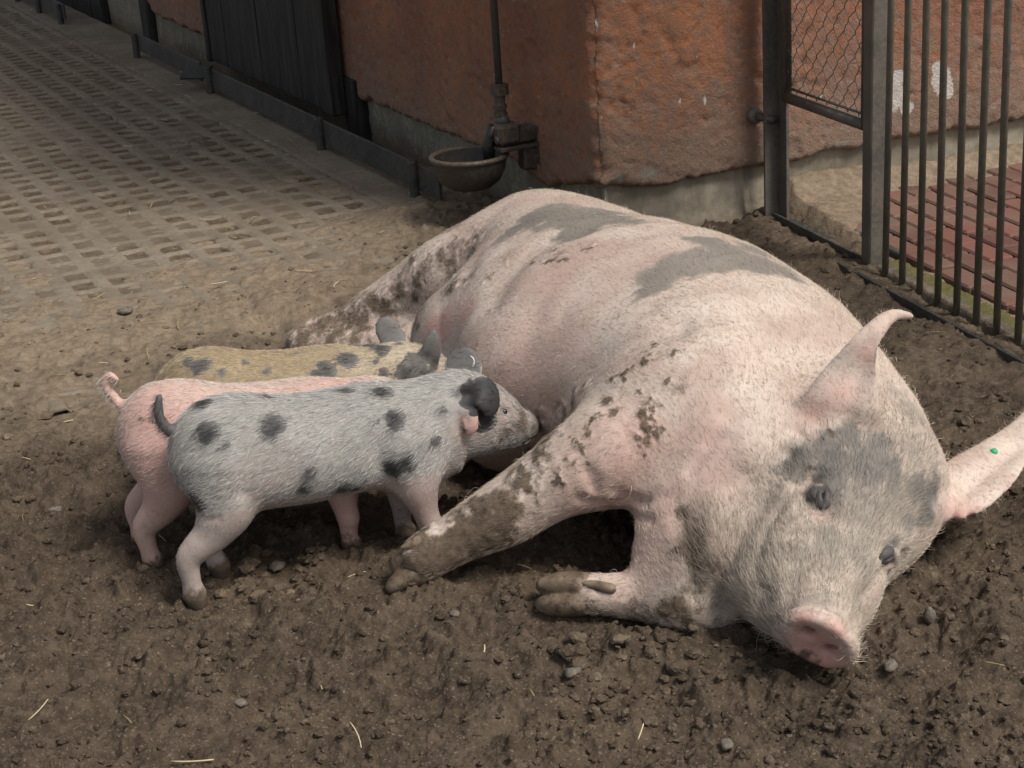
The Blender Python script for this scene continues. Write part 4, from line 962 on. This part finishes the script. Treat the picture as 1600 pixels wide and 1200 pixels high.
def sow_flow(P):
    D = np.tile(np.array([-.25, .9, -.25]), (len(P), 1))
    D[:, 2] -= .5*sstep(.3, .05, P[:, 2])
    rel = P-HO; a = rel@HF
    head = (a > -.16)&(np.linalg.norm(rel, axis=1) < .34); D[head] = -HF*.9+.5*(rel[head]@HS)[:, None]*HS*4+np.array([0, 0, .05])
    for x0, d in (((.17, 2.43), (-.9, -.05, -.35)), ((-.15, 3.55), (-.95, .1, -.3)), ((.15, 2.25), (-.9, 0, -.2))):
        m_ = (P[:, 0] < x0[0])&(np.abs(P[:, 1]-x0[1]) < .16)&(P[:, 2] < .30); D[m_] = d
    return D
ruff = S.blob([(1170, 980, .05), (1200, 1010, .05), (1140, 940, .05), (1190, 930, .04), (1100, 900, .04), (1340, 980, .03), (1120, 850, .05)], .08)
disc = S.blob([(1275, 1030, .040), (1270, 1005, .034)], .02)
ears_ = S.blob([(1345, 580, .045), (1375, 520, .03), (1320, 620, .03), (1540, 735, .045), (1590, 690, .04), (1410, 490, .03)], .03)
eyes_ = S.blob([(1281, 769, .017), (1397, 871, .014)], .010)
keep = (1-.97*eyes_)*(1-.75*ears_)*(S.N[:, 2] > -.75)*(1-.97*np.clip(disc*1.6, 0, 1))*(S.V[:, 2] > .012)
def sow_len(P, vi): return .0125*(1+1.6*ruff[vi])
def sow_hcol(P, vi):
    c = mixc((.62, .53, .42), (.30, .28, .25), S.patch[vi]); c = mixc(c, (.42, .375, .31)*np.ones(3), S.tan[vi]*(1-S.patch[vi])*np.random.default_rng(4).uniform(.3, 1.3, len(vi)).clip(0, 1)); c = mixc(c, (.12, .115, .11), S.dark[vi]*.8)
    return mixc(c, (.16, .115, .075), np.clip(S.mud[vi]*1.3-.25, 0, 1))
hair('coat', S, 100000, sow_flow, sow_len, sow_hcol, body, rad=.00016, seed=2, keep=keep, lean=.95, jit=.22, curl=.15)
fc_ = S.blob([(1340, 780, .10), (1300, 850, .09), (1400, 780, .08), (1200, 880, .07), (1420, 680, .06), (1250, 760, .06), (1120, 860, .05)], .08)
hair('face_hair', S, 9000, sow_flow, lambda P, vi: .0150*(1+.8*ruff[vi]), sow_hcol, body, rad=.00019, seed=5, keep=keep*fc_, lean=.94, jit=.22, curl=.15, dk=.25)
hair('bristles', S, 900, sow_flow, lambda P, vi: .022*(1+1.1*ruff[vi]), sow_hcol, body, rad=.00020, lean=.6, seed=3, keep=keep*(.12+1.5*ruff+1.0*(S.V[:, 0]-.3*S.V[:, 1] > -.28)*(S.N[:, 0] > .3)), jit=.6, curl=.45)
nE = nrm(HS*.75+HU*.65)
def sow_eye(px, py, sd, open_, deep):
    c = S.at(px, py); n = nrm(.55*S.N[np.argmin(np.linalg.norm(S.V-c, axis=1))]+.45*nrm(HS*sd*.7+HU*.7)); a = nrm(HF-n*(HF@n)); d = np.cross(n, a)
    if d@HS*sd > 0: d = -d                                    # d points to the upper lid
    o_ = c-n*deep; ball_mesh('eye', o_, .0095, MAT_EYE, sow)
    def lid(f, s_, drop):
        for k in range(5):
            q = k/4; pts = []
            for w in np.linspace(-1.25, 1.25, 9):
                th = (drop+(1.45-drop)*q); r_ = .0104+.0006*k
                pts.append(tuple(o_+r_*(a*1.32*math.sin(w)+math.cos(w)*(n*math.cos(th)+s_*d*.86*math.sin(th))))+(.0024,))
            f.tube(pts, k=.004, steps=2)
    fl = Field(o_-.024, o_+.024, .0009); lid(fl, 1, open_); lid(fl, -1, .55); V_, F_ = fl.mesh(3)
    obj('eyelid', V_, F_, MAT_LID, sow)
m = M('lid_skin', .6, .4); n1 = m.noise(150, 4); m.color(m.mix(n1, (.042, .038, .036), (.105, .092, .086))); m.bump(m.noise(260, 3), .6, .001); MAT_LID = m.m
sow_eye(1281, 770, 1, .42, .0082); sow_eye(1397, 871, -1, .40, .0092)
def two_toes(tip, base, lat, r, gap=1.):
    tip = np.array(tip); base = np.array(base); lat = nrm(lat); ax = nrm(tip-base)
    def fn(f):
        nn = np.cross(ax, lat)
        for s_ in (1, -1):
            o_ = lat*s_*r*.62*gap
            f.tube([tuple(base+o_*.9)+(r*.72, r*1.05), tuple(base+(tip-base)*.5+o_)+(r*.70, r*1.0), tuple(base+(tip-base)*.85+o_*1.02-nn*r*.1)+(r*.5, r*.66), tuple(tip+o_*.95-nn*r*.15)+(r*.26, r*.3)], nn, k=.002, steps=6)
    return fn, np.minimum(tip, base)-r*3, np.maximum(tip, base)+r*3
for tip, base, lat, r, gap in ((W(613, 902, .030), (-.140, 2.398, .064), (.25, .45, .85), .031, .95), (W(845, 930, .036), (.084, 2.262, .045), (.10, .50, .85), .029, .78)):
    fn, lo, hi = two_toes(tip, base, lat, r, gap); small_mesh('hoof', lo, hi, .0026, fn, MAT_HOOF, sow)
for p0, p1, r in ((W(668, 842, .095), W(628, 856, .086), .0105), (W(955, 920, .068), W(908, 910, .072), .0085), (W(690, 880, .05), W(655, 892, .045), .012)):
    fn = lambda f, p0=p0, p1=p1, r=r: f.tube([tuple(p0)+(r,), tuple(p0*.5+p1*.5)+(r*.95,), tuple(p1)+(r*.35,)], k=.001, steps=6)
    small_mesh('dewclaw', np.minimum(p0, p1)-.03, np.maximum(p0, p1)+.03, .0026, fn, MAT_HOOF, sow)
b = MB(); tp = S.at(1553, 698); b.lathe(tp+np.array([0, 0, .0]), [(.0001, -.003), (.0055, -.003), (.006, 0), (.0055, .003), (.003, .005), (.0001, .005)], 16); b.build('ear_tag', MAT_GREEN, sow, smooth=True)

# ---------------------------------------------------------------- piglets
def piglet(G, o, name, label, cols, paint, hcols, hlen, nh, seed, tags=()):
    t = thing('piglet', G.O*[1, 1, 0], label, 'piglet', 'piglets suckling side by side')
    f, (ho, hf, hl, hu) = piglet_shape(G, o, .0036)
    K = Skin(f, 3); h = lambda a, l, u: ho+G.k*o.get('hs', 1.)*(hf*a+hl*l+hu*u)
    loc = (K.V-G.O); la = loc@G.f/G.k; lz = loc[:, 2]/G.k
    K.mud = np.maximum(K.mud, .9*sstep(.05, .0, lz)+.36*sstep(.13, .04, lz))
    nose = np.linalg.norm(K.V-h(.155, 0, -.016), axis=1); K.black = np.maximum(.70*sstep(.024, .016, lz), .78*sstep(.048, .022, nose))
    for pts, dep, wid in o.get('folds', ()): K.crease(pts, dep, wid)
    ears_ = np.zeros(len(K.V))
    for e in o['ears']:
        for p_ in catmull(np.array([q_[:3] for q_ in e['p'][1:]]), 4): ears_ = np.maximum(ears_, sstep(.034, .022, np.linalg.norm(K.V-h(*p_), axis=1)))
    paint(K, h, la, lz)
    b = K.finish('body', pig_skin(name+'_skin', *cols, e0=.42, e1=.57), t)
    def flow(P):
        r = (P-G.O); z = r[:, 2]/G.k
        D = np.tile(-G.f*.9+np.array([0, 0, -.42]), (len(P), 1))
        D[z < .16] = -G.f*.35+np.array([0, 0, -.9])
        a = (P-ho)@hf; hd_ = a > -.02*G.k; D[hd_] = -hf
        return D
    def hc(P, vi):
        ps = sstep(.36, .60, K.patch[vi]); c = mixc(hcols[0], hcols[1], ps); c = mixc(c, hcols[2], ps*np.clip(K.dark[vi]*1.15, 0, 1)); c = mixc(c, hcols[3], K.tan[vi]*(1-K.patch[vi]))
        return mixc(c, (.14, .10, .07), np.clip(K.mud[vi]*1.1-.3, 0, 1))
    nose = np.linalg.norm(K.V-h(.155, 0, -.016), axis=1)
    kp = sstep(.02, .05, nose)*(1-.85*ears_)*(lz > .02)*(.35+.65*(lz > .08))
    hair('coat', K, nh, flow, lambda P, vi: hlen*(.35+.65*sstep(.12, .22, lz[vi])), hc, b, rad=.00020, seed=seed, keep=kp, jit=.24, lean=.96, curl=.14, dk=.22)
    for s_ in (1, -1): ball_mesh('eye', h(.0622, s_*.0372, .0125), .0058*G.k, MAT_EYE, t, 16)
    for p, n, r in tags:
        p = h(*p); n = nrm(n[0]*hf+n[1]*hl+n[2]*hu); a = nrm(np.cross(n, (0, 0, 1))); c_ = np.cross(a, n)
        mb = MB(); mb.lathe(p, [(r*.80, 0), (r*.82, .0022), (r, .0022), (r*1.02, 0), (r*.98, -.001)], 28, (a, c_, n)); mb.lathe(p, [(r*.24, 0), (r*.22, .002), (.0001, .0026)], 14, (a, c_, n))
        for w in (0, 1.05, 2.1): d_ = a*math.cos(w)+c_*math.sin(w); mb.pipe([p-d_*r*.85+n*.0012, p+d_*r*.85+n*.0012], r*.045, 6)
        mb.build('ear_tag', MAT_TAG, t, smooth=True)
    return K
def earmask(K, h, e, r=.045):
    m_ = np.zeros(len(K.V)); C = catmull(np.array([p[:3] for p in e['p'][1:]]), 4)
    for p in C: m_ = np.maximum(m_, sstep(r, r*.62, np.linalg.norm(K.V-h(*p), axis=1)))
    return m_
def paintA(K, h, la, lz):
    sp = K.blob([(325, 668, .020), (318, 622, .016), (432, 660, .020), (300, 790, .020), (625, 652, .019), (685, 692, .012), (622, 738, .018), (640, 730, .014), (490, 745, .012), (545, 768, .014), (425, 615, .008), (540, 604, .012), (605, 606, .014), (590, 605, .010),
        (595, 655, .006), (560, 770, .010), (480, 770, .012), (270, 655, .008), (355, 690, .006), (700, 640, .008)], .030, .006, 50)
    o0 = h(0, 0, 0); hl_ = nrm(h(0, 1, 0)-o0); sd = (K.V-o0)@hl_
    e0 = earmask(K, h, OPT_A['ears'][0], .044)*sstep(-.046, -.054, sd); e1 = earmask(K, h, OPT_A['ears'][2], .036)
    fl = earmask(K, h, OPT_A['ears'][1], .022)*sstep(-.052, -.058, sd)*sstep(.014, .004, (K.V-o0)[:, 2])
    tl = catmull(np.array([PIG_A(*r[:3]) for r in OPT_A['tail'][1:]]), 4); tail = np.zeros(len(K.V))
    for p in tl: tail = np.maximum(tail, sstep(.016, .011, np.linalg.norm(K.V-p, axis=1)))
    K.patch = np.maximum.reduce([.95*sp, e0, .9*e1, .9*tail, .38*K.blob([(700, 600, .03), (720, 650, .03), (600, 760, .06), (500, 770, .06), (350, 620, .04), (300, 740, .05), (430, 700, .03), (540, 650, .03), (400, 760, .04)], .08, .02, 20)])
    K.dark = np.maximum.reduce([.85*sp, e0, .35*e1, .5*tail])
    K.mud = np.maximum(K.mud, .62*K.blob([(825, 655, .026), (800, 680, .02), (835, 670, .02), (780, 700, .014)], .03, .008, 50))
    K.pink = np.clip(.9*fl+.35*K.blob([(800, 650, .05), (760, 690, .05), (740, 730, .04), (650, 800, .05), (420, 775, .05), (590, 775, .02)], .08)+.30*(lz < .17), 0, 1)
    K.patch *= 1-fl
piglet(PIG_A, OPT_A, 'spotted', 'white grey piglet with black spots and a black ear, nearest the viewer',
    ((.29, .28, .262), (.38, .36, .335), (.50, .33, .28), (.20, .19, .185), (.022, .022, .024)), paintA,
    ((.52, .505, .475), (.20, .195, .19), (.018, .018, .019), (.7, .6, .4)), .016, 40000, 11, [((.012, .049, .070), (-.75, -.65, .15), .0125)])
def paintB(K, h, la, lz):
    K.patch = .3*K.blob([(620, 590, .03)], .05)
    K.pink = np.clip(.50+.35*K.blob([(190, 700, .05), (220, 720, .07), (230, 660, .05), (560, 590, .06), (640, 595, .05)], .1)-.3*K.blob([(340, 580, .07), (430, 585, .07), (220, 830, .05)], .1), 0, 1)
    K.mud = np.maximum(K.mud, .55*K.blob([(235, 655, .014), (255, 650, .012), (215, 650, .010)], .02, .01, 60))
piglet(PIG_B, OPT_B, 'pink', 'plain pink piglet with a curled tail standing between the two spotted piglets',
    ((.56, .41, .35), (.62, .48, .41), (.56, .32, .28), (.30, .26, .24), (.06, .05, .05)), paintB,
    ((.70, .62, .54), (.4, .38, .36), (.08, .08, .08), (.7, .6, .4)), .013, 26000, 12)
def paintC(K, h, la, lz):
    sp = K.blob([(515, 572, .020), (545, 555, .020), (500, 580, .016), (592, 540, .018), (580, 532, .014), (650, 560, .020), (640, 580, .02), (625, 530, .008), (320, 563, .016), (305, 570, .014), (590, 560, .008), (600, 575, .012), (385, 560, .008), (420, 575, .008), (460, 545, .006), (350, 575, .008), (290, 560, .012), (672, 560, .012), (685, 570, .012), (668, 575, .014), (560, 528, .01)], .022, .006, 50)
    e = np.maximum(earmask(K, h, OPT_C['ears'][0], .024), earmask(K, h, OPT_C['ears'][1], .030))
    K.patch = np.maximum(.95*sp, .85*e); K.dark = np.maximum(.8*sp, .45*e)
    K.tan = np.clip(.9*sstep(.5, .2, la), 0, 1)*.9; K.pink = .3*(la > .5)
piglet(PIG_C, OPT_C, 'tan', 'tan piglet with black spots partly hidden behind the pink one',
    ((.42, .35, .25), (.50, .43, .32), (.55, .38, .33), (.22, .21, .20), (.05, .05, .05), (.115, .082, .052), .0012, .62, (.31, .230, .130)), paintC,
    ((.60, .53, .41), (.16, .155, .15), (.022, .022, .022), (.48, .375, .225)), .013, 26000, 13, [((-.022, .072, .080), (-.75, -.65, .15), .0105)])

# ================================================================ loose things on the ground
RG = np.random.default_rng(21)
def lump(seed, n=1):
    b = bpy.data.meshes.new('l'); import bmesh
    q = bmesh.new(); bmesh.ops.create_icosphere(q, subdivisions=n, radius=1); V = np.array([v.co[:] for v in q.verts]); F = np.array([[v.index for v in f.verts] for f in q.faces]); q.free(); bpy.data.meshes.remove(b)
    d = 1+.42*fbm(V[:, 0]+seed*3.1, V[:, 1], V[:, 2], f=1.5, o=3, g=.75)
    return V*d[:, None]*np.array([1, .82, .62]), F
LUMPS = [lump(i, 2 if i < 6 else 1) for i in range(14)]
Vs, Fs, Ms = [], [], []; off = 0
def zs1(x, y): return float(zsoil(np.array([x]), np.array([y]))[0][0])
n = 17000; yy = 1.55+(RG.random(n)**1.7)*3.2; xx = RG.uniform(-.40, .40, n)*yy
zz_, ro_, dr_ = zsoil(xx, yy)
cl = fbm(xx, yy, 4., f=3.2, o=3)
pr = ro_*(.35+.65*sstep(-.3, .4, cl))
ok = RG.random(n) < pr
for x, y, z, dd, c2c in zip(xx[ok], yy[ok], zz_[ok], dr_[ok], cl[ok]):
    r = .0020+.0075*RG.random()**2.8
    r *= 1+.9*max(0., float(sstep(.2, .7, c2c)))*(RG.random() < .30)
    V, F = LUMPS[RG.integers(0, 6) if r > .006 else RG.integers(6, 14)]
    a = RG.uniform(0, 6.28); c_, s2 = math.cos(a), math.sin(a)
    R_ = np.array([[c_, -s2, 0], [s2, c_, 0], [0, 0, 1]])
    Vs.append((V*r*RG.uniform(.8, 1.25, 3))@R_.T+[x, y, z+r*.22]); Fs.append(F+off); off += len(V); Ms.append(np.tile([dd*.5+.42*RG.random()**3, 1, 0], (len(V), 1)))
o = obj('loose_clods', np.concatenate(Vs), np.concatenate(Fs), MAT_SOIL, None, False, kind='stuff'); attr(o, 'mask', np.concatenate(Ms))
o['label'] = 'crumbs of dark soil and grit strewn over the ground'; o['category'] = 'soil crumbs'

for i, (px, py, r, lab) in enumerate(((196, 486, .021, 'grey brown stone on the sandy ground above the piglets'), (433, 884, .017, 'round stone under the belly of the spotted piglet'), (438, 917, .013, 'smaller pale stone in front of the spotted piglet'),
        (895, 1050, .014, 'brown stone in the soil below the sow\'s lower forefoot'), (1452, 962, .017, 'upright flinty stone to the right of the sow\'s snout'), (85, 797, .014, 'stone at the left edge near the pink piglet\'s feet'),
        (1135, 1163, .012, 'dark stone near the bottom edge below the sow\'s jaw'), (375, 1098, .011, 'pale pebble near the bottom below the spotted piglet'), (1392, 1040, .014, 'flat pale stone in the soil beside the snout'), (710, 958, .010, 'pebble below the sow\'s upper forefoot'))):
    p = W(px, py, 0.); p = W(px, py, zs1(p[0], p[1])+r*.3)
    V, F = LUMPS[i % 6]; a = i*1.3; R_ = np.array([[math.cos(a), -math.sin(a), 0], [math.sin(a), math.cos(a), 0], [0, 0, 1]])
    sc = np.array([1, .85, .75])*r
    if px == 1452: sc = np.array([.6, .6, 1.3])*r
    o = obj('stone', (V*sc)@R_.T+p, F, MAT_STONE, label=lab, category='stone', group='stones lying in the soil')

def stalk(b, p, az, L, r, bend, lift):
    n = 6; pts = []
    d = np.array([math.cos(az), math.sin(az), 0]); e = np.array([-d[1], d[0], 0])
    for k in range(n):
        t = k/(n-1); pts.append(p+d*L*(t-.5)+e*bend*L*(t-.5)**2*2+np.array([0, 0, r+lift*t]))
    b.pipe(pts, [r*.9, r, r, r, r, r*.8], 5)
for i, (px, py, az, L, r, bend, lift, lab) in enumerate(((388, 322, -.25, .085, .0016, .25, .004, 'long bent pale straw on the paving left of the water bowl'), (264, 399, -.75, .05, .0018, .0, .004, 'short straight straw on the sand above the pink piglet'), (757, 1026, 1.3, .03, .0017, .5, .012, 'crooked white straw standing in the soil below the sow'),
        (107, 660, .1, .025, .0022, .1, .003, 'short pale straw flake at the left edge'), (150, 733, -.7, .02, .0016, .0, .006, 'tiny straw left of the pink piglet'), (300, 1193, -.15, .075, .0018, .2, .004, 'pale straw at the bottom edge of the yard'), (62, 1118, .9, .05, .0012, .3, .015, 'thin straw blade in the lower left corner'),
        (560, 1158, 2.0, .045, .0012, .4, .02, 'thin upright straw blade in the foreground soil'), (1002, 1150, 1.1, .026, .0014, .1, .012, 'short leaning straw in the foreground below the sow'), (1530, 895, .1, .07, .0011, -.3, .003, 'long thin brown stem on the soil right of the sow\'s head'))):
    p = W(px, py, 0.); p = W(px, py, zs1(p[0], p[1])+.002); b = MB(); stalk(b, p, az, L*.8, r*.72, bend*.4, lift)
    o = b.build('straw', MAT_STRAW, None, True, label=lab, category='straw', group='pieces of straw on the ground'); attr(o, 'mask', np.full((len(b.V), 3), .9 if i != 9 else .2))
b = MB(); ms = []
n = 520
for i in range(n):
    if i < 430: u = RG.uniform(.3, 7.5); nn2 = .12+RG.random()**1.2*2.9; p = LW(u, nn2, .004)
    else: y = RG.uniform(1.9, 5.2); x = RG.uniform(-.33, .33)*y; p = np.array([x, y, zs1(x, y)+.002])
    k = len(b.V); stalk(b, p, RG.uniform(0, 6.28), RG.uniform(.012, .05), RG.uniform(.0005, .0013), RG.normal()*.12, abs(RG.normal())*.005)
    ms += [(RG.random()**1.5, 0, 0)]*(len(b.V)-k)
o = b.build('straw_litter', MAT_STRAW, None, True, kind='stuff'); attr(o, 'mask', np.array(ms))
o['label'] = 'bits of straw scattered over the paving and soil'; o['category'] = 'straw litter'
